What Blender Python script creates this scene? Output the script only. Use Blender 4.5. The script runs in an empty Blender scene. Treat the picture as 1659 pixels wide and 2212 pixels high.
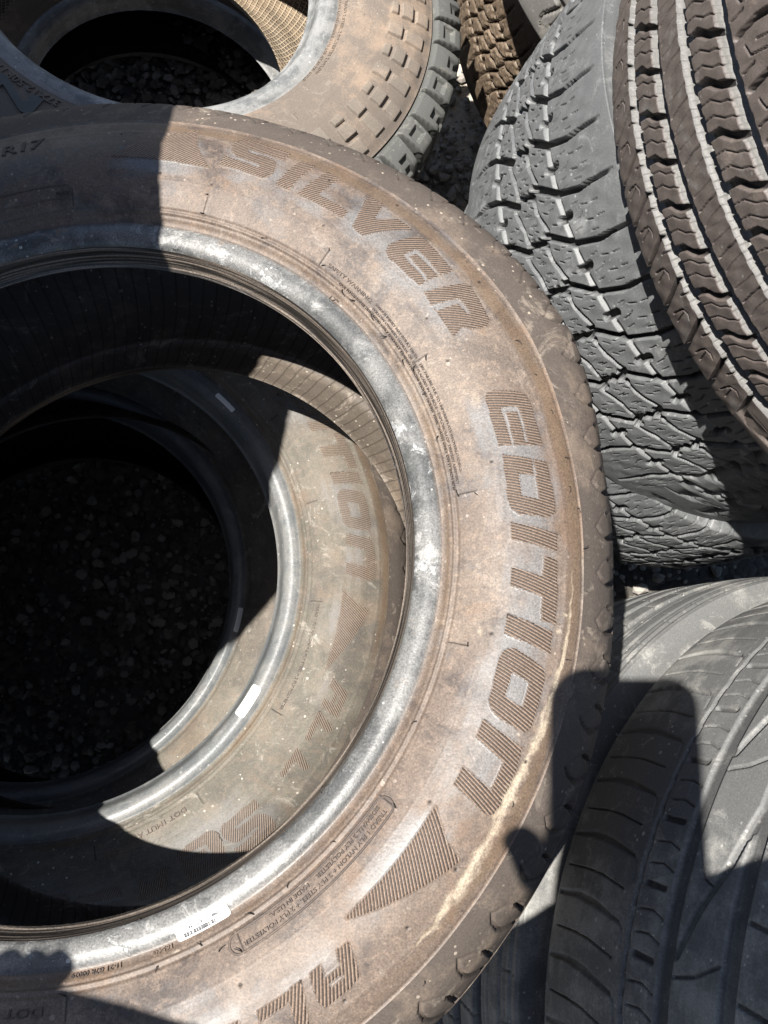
import bpy, math, random
import numpy as np
from mathutils import Matrix, Vector

random.seed(7)
rng = np.random.default_rng(11)
scene = bpy.context.scene
col = scene.collection

# ------------------------------------------------------------------ camera
CAMZ = 1.32
cam_d = bpy.data.cameras.new("camera")
cam = bpy.data.objects.new("camera", cam_d)
col.objects.link(cam)
# camera axes in world (x right, y up, z back)
cx = Vector((0.99790271, 0.0, 0.06473158))
cy = Vector((-0.01707691, 0.96457437, 0.2632578))
cz = Vector((-0.06243842, -0.26381109, 0.96255138))
cam.matrix_world = Matrix(((cx.x, cy.x, cz.x, 0), (cx.y, cy.y, cz.y, 0), (cx.z, cy.z, cz.z, CAMZ), (0, 0, 0, 1)))
cam_d.sensor_fit = 'HORIZONTAL'
cam_d.sensor_width = 36.0
cam_d.lens = 36.0 * 2000.0 / 1659.0
cam_d.clip_start = 0.01
cam_d.clip_end = 500
scene.camera = cam

# ------------------------------------------------------------------ light
SUN = Vector((0.33068767, 0.0604968, -0.94179924)).normalized()
world = bpy.data.worlds.new("World")
scene.world = world
world.use_nodes = True
wn = world.node_tree.nodes
bg = wn["Background"]
sky = wn.new("ShaderNodeTexSky")
sky.sky_type = 'NISHITA'
sky.sun_disc = False
sky.sun_elevation = math.asin(-SUN.z)
sky.sun_rotation = math.atan2(-SUN.x, -SUN.y)
world.node_tree.links.new(sky.outputs[0], bg.inputs[0])
bg.inputs[1].default_value = 0.05
sun_d = bpy.data.lights.new("sun", 'SUN')
sun_d.energy = 5.0
sun_d.angle = math.radians(0.53)
sun_d.color = (1.0, 0.955, 0.89)
sun = bpy.data.objects.new("sun", sun_d)
sun.rotation_euler = SUN.to_track_quat('-Z', 'Y').to_euler()
sun.location = (-1.5, -0.3, 4)
col.objects.link(sun)
vs = scene.view_settings
vs.view_transform = 'Standard'
vs.look = 'None'
vs.exposure = 1.18
vs.gamma = 1
vs.use_curve_mapping = False
scene.render.engine = 'CYCLES'
scene.cycles.max_bounces = 6
scene.cycles.diffuse_bounces = 3
scene.cycles.use_denoising = True

# ------------------------------------------------------------------ helpers
def smooth(a, b, x):
    t = np.clip((x - a) / (b - a), 0, 1)
    return t * t * (3 - 2 * t)

def mesh_obj(name, V, faces, mat, parent=None, attrs=None, smooth_on=True):
    """V (n,3); faces (m,4) or (m,3) int array"""
    me = bpy.data.meshes.new(name)
    V = np.ascontiguousarray(V, dtype=np.float32); faces = np.ascontiguousarray(faces, dtype=np.int32)
    k = faces.shape[1]; m = len(faces)
    me.vertices.add(len(V)); me.vertices.foreach_set("co", V.ravel())
    me.loops.add(m * k); me.loops.foreach_set("vertex_index", faces.ravel())
    me.polygons.add(m)
    me.polygons.foreach_set("loop_start", np.arange(0, m * k, k, dtype=np.int32))
    me.polygons.foreach_set("loop_total", np.full(m, k, dtype=np.int32))
    me.polygons.foreach_set("use_smooth", np.full(m, smooth_on))
    for nm, a in (attrs or {}).items():
        at = me.attributes.new(nm, 'FLOAT', 'POINT')
        at.data.foreach_set("value", np.ascontiguousarray(a, dtype=np.float32).ravel())
    me.update(calc_edges=True)
    me.validate()
    o = bpy.data.objects.new(name, me)
    if mat: me.materials.append(mat)
    col.objects.link(o)
    if parent: o.parent = parent
    return o

def tag(o, label, cat, group=None):
    o['label'] = label; o['category'] = cat
    if group: o['group'] = group
    return o

def kind(o, k):
    o['kind'] = k
    return o

def empty(name, c, n, spin=0.0):
    n = Vector(n).normalized()
    u = (Vector((1, 0, 0)) - n * n.x).normalized(); v = n.cross(u)
    m = Matrix(((u.x, v.x, n.x, c[0]), (u.y, v.y, n.y, c[1]), (u.z, v.z, n.z, c[2]), (0, 0, 0, 1)))
    o = bpy.data.objects.new(name, None)
    o.empty_display_size = 0.05
    col.objects.link(o)
    o.matrix_world = m
    return o

# ------------------------------------------------------------------ materials
class NT:
    def __init__(s, name):
        s.m = bpy.data.materials.new(name); s.m.use_nodes = True
        s.t = s.m.node_tree; s.n = s.t.nodes; s.b = s.n["Principled BSDF"]
    def new(s, t, **k):
        x = s.n.new(t)
        for a, b in k.items(): setattr(x, a, b)
        return x
    def link(s, a, b): s.t.links.new(a, b)
    def val(s, sock, v):
        if isinstance(v, (int, float)): sock.default_value = v
        elif isinstance(v, (tuple, list)): sock.default_value = tuple(v) + ((1,) if len(v) == 3 and len(sock.default_value) == 4 else ())
        else: s.link(v, sock)
    def math(s, op, a, b=None, c=None, clamp=False):
        x = s.new("ShaderNodeMath", operation=op); x.use_clamp = clamp
        s.val(x.inputs[0], a)
        if b is not None: s.val(x.inputs[1], b)
        if c is not None: s.val(x.inputs[2], c)
        return x.outputs[0]
    def mix(s, f, a, b, mode='MIX'):
        x = s.new("ShaderNodeMix", data_type='RGBA', blend_type=mode)
        s.val(x.inputs[0], f); s.val(x.inputs[6], a); s.val(x.inputs[7], b)
        return x.outputs[2]
    def noise(s, vec, scale, detail=4, rough=.55, dist=0.0):
        x = s.new("ShaderNodeTexNoise"); x.inputs['Scale'].default_value = scale
        x.inputs['Detail'].default_value = detail; x.inputs['Roughness'].default_value = rough; x.inputs['Distortion'].default_value = dist
        s.link(vec, x.inputs['Vector'])
        return x.outputs[0]
    def ramp(s, f, lo, hi, clamp=True):
        x = s.new("ShaderNodeMapRange", interpolation_type='SMOOTHSTEP'); s.val(x.inputs[0], f)
        x.inputs[1].default_value = lo; x.inputs[2].default_value = hi
        return x.outputs[0]
    def attr(s, nm):
        x = s.new("ShaderNodeAttribute"); x.attribute_name = nm
        return x.outputs['Fac']

def coords(n):
    tc = n.new("ShaderNodeTexCoord"); obj = tc.outputs['Object']
    sp = n.new("ShaderNodeSeparateXYZ"); n.link(obj, sp.inputs[0])
    r = n.math('SQRT', n.math('ADD', n.math('MULTIPLY', sp.outputs[0], sp.outputs[0]), n.math('MULTIPLY', sp.outputs[1], sp.outputs[1])))
    th = n.math('ARCTAN2', sp.outputs[1], sp.outputs[0])
    cb = n.new("ShaderNodeCombineXYZ"); n.link(n.math('MULTIPLY', r, 1.0), cb.inputs[0]); n.link(n.math('MULTIPLY', th, 0.03), cb.inputs[1]); n.link(sp.outputs[2], cb.inputs[2])
    return obj, sp, r, th, cb.outputs[0]

def rubber(name, base, dust, damount, rough=0.6, dscale=9.0, spots=0.5, pale=(.30,.29,.28), streak=.35, seed=0.0, spec=0.35, grain=.25, groove=None, extra=None):
    """worn tyre rubber: dark compound, patchy dust, streaks round the tyre, fine grain and dried specks"""
    n = NT(name)
    obj, sp, r, th, pol = coords(n)
    mp = n.new("ShaderNodeMapping"); mp.inputs['Location'].default_value = (seed, seed * .7, seed * 1.3); n.link(obj, mp.inputs[0]); P = mp.outputs[0]
    big = n.noise(P, dscale, 6, .62, .4)
    mid = n.noise(P, dscale * 5, 5, .6)
    fine = n.noise(P, 420, 3, .6)
    st = n.noise(pol, 130, 4, .6)
    f = n.math('ADD', n.math('MULTIPLY', big, .55), n.math('MULTIPLY', mid, .3))
    f = n.math('ADD', f, n.math('MULTIPLY', st, streak * .45))
    f = n.math('ADD', f, n.math('MULTIPLY', fine, .12))
    cov = n.ramp(f, .64 - damount * .22, .76 - damount * .20)
    c = n.mix(cov, base, dust)
    g = n.math('MULTIPLY', n.math('SUBTRACT', n.noise(P, 900, 2, .7), .5), grain * 4.0)
    # speckles
    vo = n.new("ShaderNodeTexVoronoi"); vo.inputs['Scale'].default_value = 95; n.link(P, vo.inputs['Vector'])
    wn_ = n.new("ShaderNodeSeparateColor"); n.link(vo.outputs['Color'], wn_.inputs[0])
    size = n.math('MULTIPLY', n.ramp(wn_.outputs[0], .80, 1.0), .15)
    vo2 = n.new("ShaderNodeTexVoronoi"); vo2.inputs['Scale'].default_value = 300; n.link(P, vo2.inputs['Vector'])
    wn2 = n.new("ShaderNodeSeparateColor"); n.link(vo2.outputs['Color'], wn2.inputs[0])
    size2 = n.math('MULTIPLY', n.ramp(wn2.outputs[0], .86, 1.0), .34)
    sp1 = n.math('MAXIMUM', n.math('LESS_THAN', vo.outputs['Distance'], size), n.math('LESS_THAN', vo2.outputs['Distance'], size2))
    spm = n.math('MULTIPLY', sp1, n.math('MULTIPLY', n.ramp(n.noise(P, 14, 2), .40, .62), spots))
    c = n.mix(spm, c, pale)
    # scuffs
    sc = n.ramp(n.noise(P, 30, 7, .75, 1.2), .56, .66)
    c = n.mix(n.math('MULTIPLY', sc, spots * .40), c, pale)
    dk = n.ramp(n.noise(P, 21, 6, .7, .8), .54, .66)
    c = n.mix(n.math('MULTIPLY', dk, .45), c, base)
    wp = n.new("ShaderNodeMapping"); wp.inputs['Rotation'].default_value = (.5, .3, .9); wp.inputs['Scale'].default_value = (1, 9, 9); n.link(P, wp.inputs[0])
    scr = n.ramp(n.noise(wp.outputs[0], 34, 4, .7), .66, .72)
    c = n.mix(n.math('MULTIPLY', scr, spots * .35), c, pale)
    rg = n.math('ADD', rough - .08, n.math('MULTIPLY', mid, .2))
    bump_h = n.math('ADD', n.math('MULTIPLY', fine, .4), n.math('ADD', n.math('MULTIPLY', mid, .8), n.math('MULTIPLY', spm, .8)))
    ctx = dict(n=n, c=c, rg=rg, h=bump_h, P=P, r=r, th=th, sp=sp, pol=pol, big=big, mid=mid, fine=fine, st=st, obj=obj)
    if groove:                      # groove floors tinted darker, part dirt and part painted shade
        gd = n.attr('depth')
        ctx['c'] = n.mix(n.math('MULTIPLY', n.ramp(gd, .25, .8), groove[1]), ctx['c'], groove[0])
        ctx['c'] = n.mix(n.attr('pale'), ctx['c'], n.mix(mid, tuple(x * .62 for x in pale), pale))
    if extra: extra(ctx)
    c = ctx['c']
    br = n.new("ShaderNodeHueSaturation"); n.link(c, br.inputs['Color']); n.link(n.math('ADD', 1.0, g), br.inputs['Value'])
    n.link(br.outputs[0], n.b.inputs['Base Color'])
    n.val(n.b.inputs['Roughness'], ctx['rg'])
    n.b.inputs['Specular IOR Level'].default_value = spec
    bp = n.new("ShaderNodeBump"); bp.inputs['Strength'].default_value = .55; bp.inputs['Distance'].default_value = .0006
    n.link(ctx['h'], bp.inputs['Height'])
    nrm = bp.outputs[0]
    if 'h2' in ctx:
        b2 = n.new("ShaderNodeBump"); b2.inputs['Strength'].default_value = 1.0; b2.inputs['Distance'].default_value = ctx.get('h2d', .0006)
        n.link(ctx['h2'], b2.inputs['Height']); n.link(nrm, b2.inputs['Normal']); nrm = b2.outputs[0]
    n.link(nrm, n.b.inputs['Normal'])
    return n.m

def plain(name, colr, rough=.6, metallic=0.0, spec=.4):
    n = NT(name)
    tc = n.new("ShaderNodeTexCoord")
    f = n.noise(tc.outputs['Object'], 60, 4)
    c = n.mix(n.math('MULTIPLY', f, .5), colr, tuple(x * .7 for x in colr))
    n.link(c, n.b.inputs['Base Color']); n.b.inputs['Roughness'].default_value = rough; n.b.inputs['Metallic'].default_value = metallic
    n.b.inputs['Specular IOR Level'].default_value = spec
    return n.m

# ------------------------------------------------------------------ tyre geometry
def profile(rb, R, wb, ws, wt, crown=.006):
    H = R - rb; B = ws - wb
    P = [(0,0),(.018,.09),(.040,.42),(.056,.55),(.080,.61),(.110,.64),(.140,.63),(.165,.605),(.185,.64),(.205,.73),(.235,.79),(.27,.85),(.36,.955),(.457,1.0),(.55,.97),(.64,.865),(.715,.73),(.775,.57)]
    pts = [(rb + t * H, wb + a * B) for t, a in P]
    p0 = pts[-1]; e = (R - crown, wt)
    for k in (.35, .7):
        pts.append((p0[0] + (e[0] - p0[0]) * (1 - (1 - k) ** 1.6), p0[1] + (e[1] - p0[1]) * k ** 1.15))
    pts.append(e)
    for k in (.75, .5, .25, 0): pts.append((R - crown * k ** 3, wt * k))
    up = np.array(pts)
    lo = up[-2::-1].copy(); lo[:, 1] *= -1
    pts = np.vstack([up, lo])                     # toe (upper) -> tread -> toe (lower)
    d = np.r_[0, np.cumsum(np.hypot(*np.diff(pts, axis=0).T))]
    return pts, d, len(up)

def hermite(pts, d, s):
    s = np.asarray(s, float); i = np.clip(np.searchsorted(d, s, side='right') - 1, 0, len(d) - 2)
    m = np.zeros_like(pts)
    m[1:-1] = (pts[2:] - pts[:-2]) / (d[2:] - d[:-2])[:, None]; m[0] = (pts[1] - pts[0]) / (d[1] - d[0]); m[-1] = (pts[-1] - pts[-2]) / (d[-1] - d[-2])
    h = (d[i + 1] - d[i])[:, None]; t = ((s - d[i])[:, None]) / h
    return (2*t**3 - 3*t**2 + 1) * pts[i] + (t**3 - 2*t**2 + t) * h * m[i] + (-2*t**3 + 3*t**2) * pts[i+1] + (t**3 - t**2) * h * m[i+1]

def cols_for(ranges, coarse):
    """angles (radians) over the full turn: dense inside ranges [(a0,a1,step) deg], coarse elsewhere"""
    a = -180.0; out = []
    ranges = sorted(ranges)
    while a < 180 - 1e-6:
        out.append(a)
        st = coarse
        for r0, r1, s in ranges:
            if r0 - 1e-9 <= a < r1: st = s; break
            if a < r0 < a + st: st = r0 - a
        a += max(st, 1e-3)
    return np.radians(np.array(out))

class Tyre:
    """a revolved tyre; local z is the axle"""
    def __init__(s, root, rb, R, wb, ws, wt, crown=.006, sq=0.0):
        s.root = root; s.rb, s.R, s.wb, s.ws, s.wt = rb, R, wb, ws, wt
        s.pts, s.d, s.nu = profile(rb, R, wb, ws, wt, crown)
        s.s_ring = s.d[7]            # valley outside the bead ring
        s.s_side = s.d[17]           # end of the sidewall
        s.s_mid = s.d[s.nu - 1]
        s.L = s.d[-1]
        s.warp = None
    def at(s, sv):
        q = hermite(s.pts, s.d, sv); e = 1e-5
        q2 = hermite(s.pts, s.d, np.asarray(sv) + e); q1 = hermite(s.pts, s.d, np.asarray(sv) - e)
        t = (q2 - q1); t /= np.linalg.norm(t, axis=1)[:, None] + 1e-12
        nr = np.stack([-t[:, 1], t[:, 0]], 1)     # outward: rotate the tangent
        # outward must point away from the tube centre
        cen = np.array([(s.rb + s.R) * .5, 0])
        sg = np.sign(((q - cen) * nr).sum(1)); sg[sg == 0] = 1
        return q, nr * sg[:, None]
    def s_of_r(s, r):
        sv = np.linspace(0, s.s_side * 1.25, 4000); q = hermite(s.pts, s.d, sv)
        return np.interp(r, np.maximum.accumulate(q[:, 0]), sv)
    def band(s, name, sv, th, mat, disp=None, flip=False):
        """one strip of the outer surface. disp(S, TH, q) -> (displacement, attrs)"""
        q, nr = s.at(sv)
        D = 0; attrs = {}
        S, TH = np.meshgrid(sv, th, indexing='ij')
        if disp: D, attrs = disp(S, TH, q)
        r = q[:, 0][:, None] + nr[:, 0][:, None] * D
        z = q[:, 1][:, None] + nr[:, 1][:, None] * D + 0 * TH
        r = r + 0 * TH
        if s.warp: r = r + s.warp(r, TH)
        V = np.stack([r * np.cos(TH), r * np.sin(TH), z], -1).reshape(-1, 3)
        nR, nC = len(sv), len(th)
        i = np.arange(nR - 1)[:, None] * nC; j = np.arange(nC)[None, :]; j2 = (j + 1) % nC
        F = np.stack([i + j, i + j2, i + nC + j2, i + nC + j], -1).reshape(-1, 4)
        if flip: F = F[:, ::-1]
        return mesh_obj(name, V, F, mat, s.root, {k: a.reshape(-1) for k, a in attrs.items()})
    def liner(s, mat, nth=220, thick=.010, name='inner_liner'):
        """inner surface, open at both bead toes"""
        sv = np.linspace(s.d[0], s.L, 90)
        q, nr = s.at(sv)
        k = np.clip(np.minimum(sv, s.L - sv) / .04, 0, 1)
        t = .0005 + (thick - .0005) * 1
        p = q - nr * thick
        p = q + (np.array([[ (s.rb + s.R) * .53, 0]]) - q) * 0
        # offset inwards, thicker at the bead
        off = np.where(np.minimum(sv, s.L - sv) < s.s_ring, .013, thick)
        p = q - nr * off[:, None]
        # join to the toes
        w = np.clip(np.minimum(sv, s.L - sv) / (s.s_ring * .9), 0, 1); w = w * w * (3 - 2 * w)
        up = q[:, 1] >= 0
        toe = np.where(up[:, None], np.array([[s.rb, s.wb]]), np.array([[s.rb, -s.wb]]))
        far = np.stack([s.rb + .020 + 0 * sv, np.where(up, 1, -1) * (s.wb + .002)], 1)
        p = toe * (1 - w)[:, None] + p * w[:, None]
        keep = (p[:, 0] >= s.rb - 1e-6)
        p = p[keep]
        th = np.linspace(-np.pi, np.pi, nth, endpoint=False)
        TH = th[None, :]
        V = np.stack([p[:, 0][:, None] * np.cos(TH), p[:, 0][:, None] * np.sin(TH), p[:, 1][:, None] + 0 * TH], -1).reshape(-1, 3)
        nR, nC = len(p), nth
        i = np.arange(nR - 1)[:, None] * nC; j = np.arange(nC)[None, :]; j2 = (j + 1) % nC
        F = np.stack([i + j, i + nC + j, i + nC + j2, i + j2], -1).reshape(-1, 4)
        return mesh_obj(name, V, F, mat, s.root)

def steps(a, b, ds): return np.linspace(a, b, max(2, int(round((b - a) / ds)) + 1))

# ---- 2-D pattern tools (millimetres)
def seg_d(U, V, p, q):
    dx, dy = q[0] - p[0], q[1] - p[1]; L2 = dx * dx + dy * dy + 1e-9
    t = np.clip(((U - p[0]) * dx + (V - p[1]) * dy) / L2, 0, 1)
    return np.hypot(U - p[0] - t * dx, V - p[1] - t * dy)
def poly_d(U, V, pts, period):
    """distance to a polyline repeated along V"""
    D = np.full(U.shape, 1e3)
    for k in (-1, 0, 1):
        for a, b in zip(pts[:-1], pts[1:]):
            D = np.minimum(D, seg_d(U, V, (a[0], a[1] + k * period), (b[0], b[1] + k * period)))
    return D
def cut(H, d, w, depth, edge=.8):
    """carve a groove of width w and depth into height H where distance d is small"""
    return np.minimum(H, -depth * (1 - smooth(w / 2 - edge * .5, w / 2 + edge * .5, d)))
def inside(X, Y, poly):
    c = np.zeros(X.shape, bool); n = len(poly)
    for i in range(n):
        x1, y1 = poly[i]; x2, y2 = poly[(i + 1) % n]
        if y1 == y2: continue
        m = ((y1 > Y) != (y2 > Y)) & (X < (x2 - x1) * (Y - y1) / (y2 - y1) + x1)
        c ^= m
    return c
def blur(a, k):
    for ax in (0, 1):
        c = np.cumsum(np.concatenate([np.repeat(np.take(a, [0], ax), k + 1, ax), a, np.repeat(np.take(a, [-1], ax), k, ax)], ax), ax, dtype=np.float64)
        n = a.shape[ax]
        a = (np.take(c, np.arange(2 * k + 1, 2 * k + 1 + n), ax) - np.take(c, np.arange(0, n), ax)) / (2 * k + 1)
    return a

def bent_text(name, body, tyre, th0, r0, h, mat, tracking=1.0, lift=.0003, raise_=.0006, end_th=None, bold=.0):
    """raised moulded lettering: th0 (deg) is where the words start (they run clockwise), r0 the baseline radius"""
    cu = bpy.data.curves.new(name, 'FONT'); cu.body = body; cu.size = 1.0; cu.resolution_u = 2; cu.extrude = 0.0; cu.space_character = tracking; cu.offset = bold
    o = bpy.data.objects.new(name, cu); col.objects.link(o)
    dg = bpy.context.evaluated_depsgraph_get(); me = bpy.data.meshes.new_from_object(o.evaluated_get(dg))
    bpy.data.objects.remove(o); bpy.data.curves.remove(cu)
    n = len(me.vertices); V = np.empty(n * 3, np.float32); me.vertices.foreach_get("co", V); V = V.reshape(-1, 3)
    F = [list(p.vertices) for p in me.polygons]; bpy.data.meshes.remove(me)
    cap = .72
    k = h / cap
    W = V[:, 0].max() * k
    sx = 1.0
    if end_th is not None: sx = math.radians(th0 - end_th) * (r0 + h / 2) / W
    x = V[:, 0] * k * sx; y = V[:, 1] * k
    rr = r0 + y; th = math.radians(th0) - x / (r0 + h / 2)
    sv = tyre.s_of_r(rr); q, nr = tyre.at(sv)
    def ring(l):
        R_ = q[:, 0] + nr[:, 0] * l; Z = q[:, 1] + nr[:, 1] * l
        return np.stack([R_ * np.cos(th), R_ * np.sin(th), Z], 1)
    top = ring(lift + raise_); bot = ring(-.0004)
    # boundary edges -> side walls
    cnt = {}
    for f in F:
        for a, b in zip(f, f[1:] + f[:1]): cnt[(a, b)] = 1
    tris = []
    for f in F:
        f = f[::-1] if False else f
        for i in range(1, len(f) - 1): tris.append((f[0], f[i], f[i + 1]))
    for (a, b) in cnt:
        if (b, a) not in cnt: tris += [(a, a + n, b + n), (a, b + n, b)]
    return mesh_obj(name, np.vstack([top, bot]), np.array(tris), mat, tyre.root, smooth_on=False)

LETTERS = {
'arrow1':[(87.5,280.4),(86.01,285.2),(84.69,289.9),(82.87,296.0),(81.07,301.6),(79.31,306.6),(77.55,311.2),(76.91,312.3),(76.55,305.4),(75.65,295.7),(74.62,288.5),(73.36,281.1),(72.51,277.8),(73.26,276.9),(74.89,276.8),(77.25,277.5),(79.58,277.9),(81.89,278.5),(84.17,278.8),(86.45,279.4)],
'S':[(63.89,311.3),(63.76,302.1),(64.69,302.3),(69.05,302.1),(68.36,299.8),(65.15,300.3),(64.18,296.8),(63.57,288.6),(63.86,282.8),(64.79,280.3),(71.45,281.8),(71.27,290.3),(66.06,288.1),(66.08,290.4),(69.72,291.9),(70.8,296.1),(71.22,301.0),(71.31,307.2),(70.78,311.7),(69.33,312.4)],
'I':[(61.98,308.1),(59.87,308.7),(60.19,279.2),(62.4,279.2)],
'L':[(57.99,308.5),(55.98,307.5),(56.17,286.1),(51.12,286.3),(51.13,278.9),(58.77,279.5)],
'V':[(51.32,306.2),(49.0,307.4),(47.83,292.4),(45.95,304.4),(43.51,304.9),(47.08,277.2),(49.14,277.6)],
'E':[(41.84,305.5),(35.62,303.4),(36.0,277.8),(42.05,276.6),(43.04,279.2),(43.5,283.8),(43.24,290.7),(42.69,298.9)],
'E-a':[(40.82,293.9),(40.48,295.0),(35.89,294.4),(35.93,292.5),(40.15,292.2)],
'E-b':[(40.96,284.6),(40.77,293.9),(40.15,292.2),(40.39,286.8),(36.15,285.7),(36.08,283.6)],
'R':[(34.81,277.5),(33.4,303.6),(32.78,306.0),(27.49,302.5),(26.8,298.8),(26.65,294.0),(27.03,288.0),(27.77,284.1),(27.04,275.9),(31.47,276.1),(32.55,275.8)],
'R-a':[(32.6,276.0),(31.61,293.7),(29.11,293.5),(29.26,291.8),(31.05,290.7),(31.53,276.2)],
'E2':[(18.11,282.1),(17.61,290.8),(17.16,298.1),(16.56,301.1),(15.32,301.4),(10.0,300.8),(10.73,275.1),(16.87,275.5),(17.77,276.9),(18.09,279.1)],
'E2-a':[(15.37,292.3),(14.88,292.9),(10.71,292.5),(10.74,291.1),(14.71,291.9)],
'E2-b':[(15.63,283.2),(15.37,292.3),(14.71,291.9),(14.99,284.7),(10.65,284.2),(10.57,282.9),(14.94,282.6)],
'D':[(9.57,275.7),(8.0,300.9),(2.76,301.6),(1.94,300.8),(1.3,297.1),(1.68,280.0),(2.46,275.7),(3.88,274.4)],
'D-a':[(6.71,283.1),(6.5,291.4),(6.56,292.2),(3.53,292.2),(4.02,282.5)],
'D-b':[(8.51,292.4),(8.42,293.3),(6.35,292.7),(6.43,291.4)],
'I2':[(0.79,275.1),(-0.45,301.1),(-2.55,300.6),(-1.36,274.7)],
'T':[(-4.76,274.7),(-5.54,292.4),(-3.18,293.1),(-3.39,300.8),(-10.61,302.0),(-10.5,293.5),(-7.83,292.8),(-7.06,275.0)],
'I3':[(-10.41,275.2),(-11.4,300.8),(-13.78,301.4),(-12.83,275.3)],
'O':[(-14.26,279.2),(-14.2,283.2),(-15.08,295.8),(-15.55,300.2),(-16.77,301.7),(-21.78,301.3),(-22.39,299.6),(-22.47,297.0),(-22.04,283.3),(-21.33,277.9),(-20.49,275.8),(-15.93,274.8),(-14.77,276.3)],
'O-a':[(-16.84,283.2),(-17.32,293.3),(-20.05,293.8),(-19.69,283.8)],
'N':[(-22.8,276.6),(-23.93,300.9),(-26.32,302.2),(-30.03,302.3),(-31.17,301.1),(-31.51,297.7),(-30.56,276.4),(-28.36,276.2),(-29.11,294.7),(-26.04,294.1),(-24.94,276.2)],
'arrow2':[(-33.34,273.4),(-34.36,278.4),(-35.67,286.5),(-36.22,293.2),(-36.54,299.3),(-39.93,293.3),(-43.49,286.1),(-46.06,280.6),(-48.91,274.1),(-46.83,273.3),(-40.65,273.9)],
'A':[(-49.79,283.1),(-50.76,295.9),(-50.93,298.3),(-51.51,299.9),(-54.8,300.4),(-55.31,299.8),(-55.56,296.0),(-54.79,282.6),(-53.32,282.6),(-53.73,288.8),(-51.88,289.1),(-51.22,282.3)],
'A-a':[(-53.79,292.0),(-51.95,292.9),(-52.08,294.4),(-53.76,294.6)],
'L2':[(-55.78,282.9),(-57.34,302.1),(-58.38,298.5),(-57.81,287.8),(-61.26,288.6),(-61.01,283.6)],
}

# ------------------------------------------------------------------ materials used
BASE = (.030, .029, .030)
def liner_extra(nlines, ridge=.0004, lines_w=.10):
    def f(x):
        n = x['n']
        fr = n.math('FRACT', n.math('ADD', n.math('MULTIPLY', x['th'], nlines / 6.2832), n.math('MULTIPLY', x['sp'].outputs[2], 2.0)))
        l = n.ramp(n.math('ABSOLUTE', n.math('SUBTRACT', fr, .5)), 0, lines_w)
        x['h2'] = l; x['h2d'] = ridge
        x['c'] = n.mix(n.math('MULTIPLY', n.math('SUBTRACT', 1.0, l), .55), x['c'], (.028, .022, .018))
    return f
def bead_extra(x):
    """bead ring: rim rust rubbed in patches, pale scrape marks, fine turning lines on the seat"""
    n = x['n']
    cb = n.new('ShaderNodeCombineXYZ'); n.link(x['r'], cb.inputs[0]); n.link(n.math('MULTIPLY', x['th'], .0035), cb.inputs[1]); n.link(x['sp'].outputs[2], cb.inputs[2])
    lines = n.noise(cb.outputs[0], 600, 2, .5)
    seat = n.math('LESS_THAN', x['r'], .2188)
    ln = n.new("ShaderNodeTexWave"); ln.wave_type = 'BANDS'; ln.bands_direction = 'X'; ln.inputs['Scale'].default_value = 165; ln.inputs['Distortion'].default_value = .6
    n.link(x['pol'], ln.inputs['Vector'])
    fl = n.noise(x['P'], 55, 6, .7, .6)
    flk = n.math('MULTIPLY', n.ramp(fl, .56, .60), n.ramp(n.noise(x['P'], 7, 3), .47, .6))
    x['c'] = n.mix(n.math('MULTIPLY', flk, .36), x['c'], (.52, .53, .53))
    rust = n.math('MULTIPLY', n.ramp(n.noise(x['P'], 38, 5, .7), .60, .70), n.ramp(n.noise(x['P'], 5, 2), .48, .62))
    x['c'] = n.mix(n.math('MULTIPLY', rust, .7), x['c'], (.25, .15, .07))
    edge = n.ramp(n.math('ABSOLUTE', n.math('SUBTRACT', x['r'], .2372)), .0048, .0008)
    x['c'] = n.mix(n.math('MULTIPLY', edge, .85), x['c'], (.085, .055, .035))
    x['c'] = n.mix(n.math('MULTIPLY', seat, .95), x['c'], n.mix(n.ramp(lines, .42, .66), (.016, .013, .011), (.20, .165, .135)))
    x['h'] = n.math('ADD', x['h'], n.math('MULTIPLY', n.math('MULTIPLY', seat, lines), 3.0))
    x['h'] = n.math('ADD', x['h'], n.math('MULTIPLY', flk, 1.2))
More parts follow.
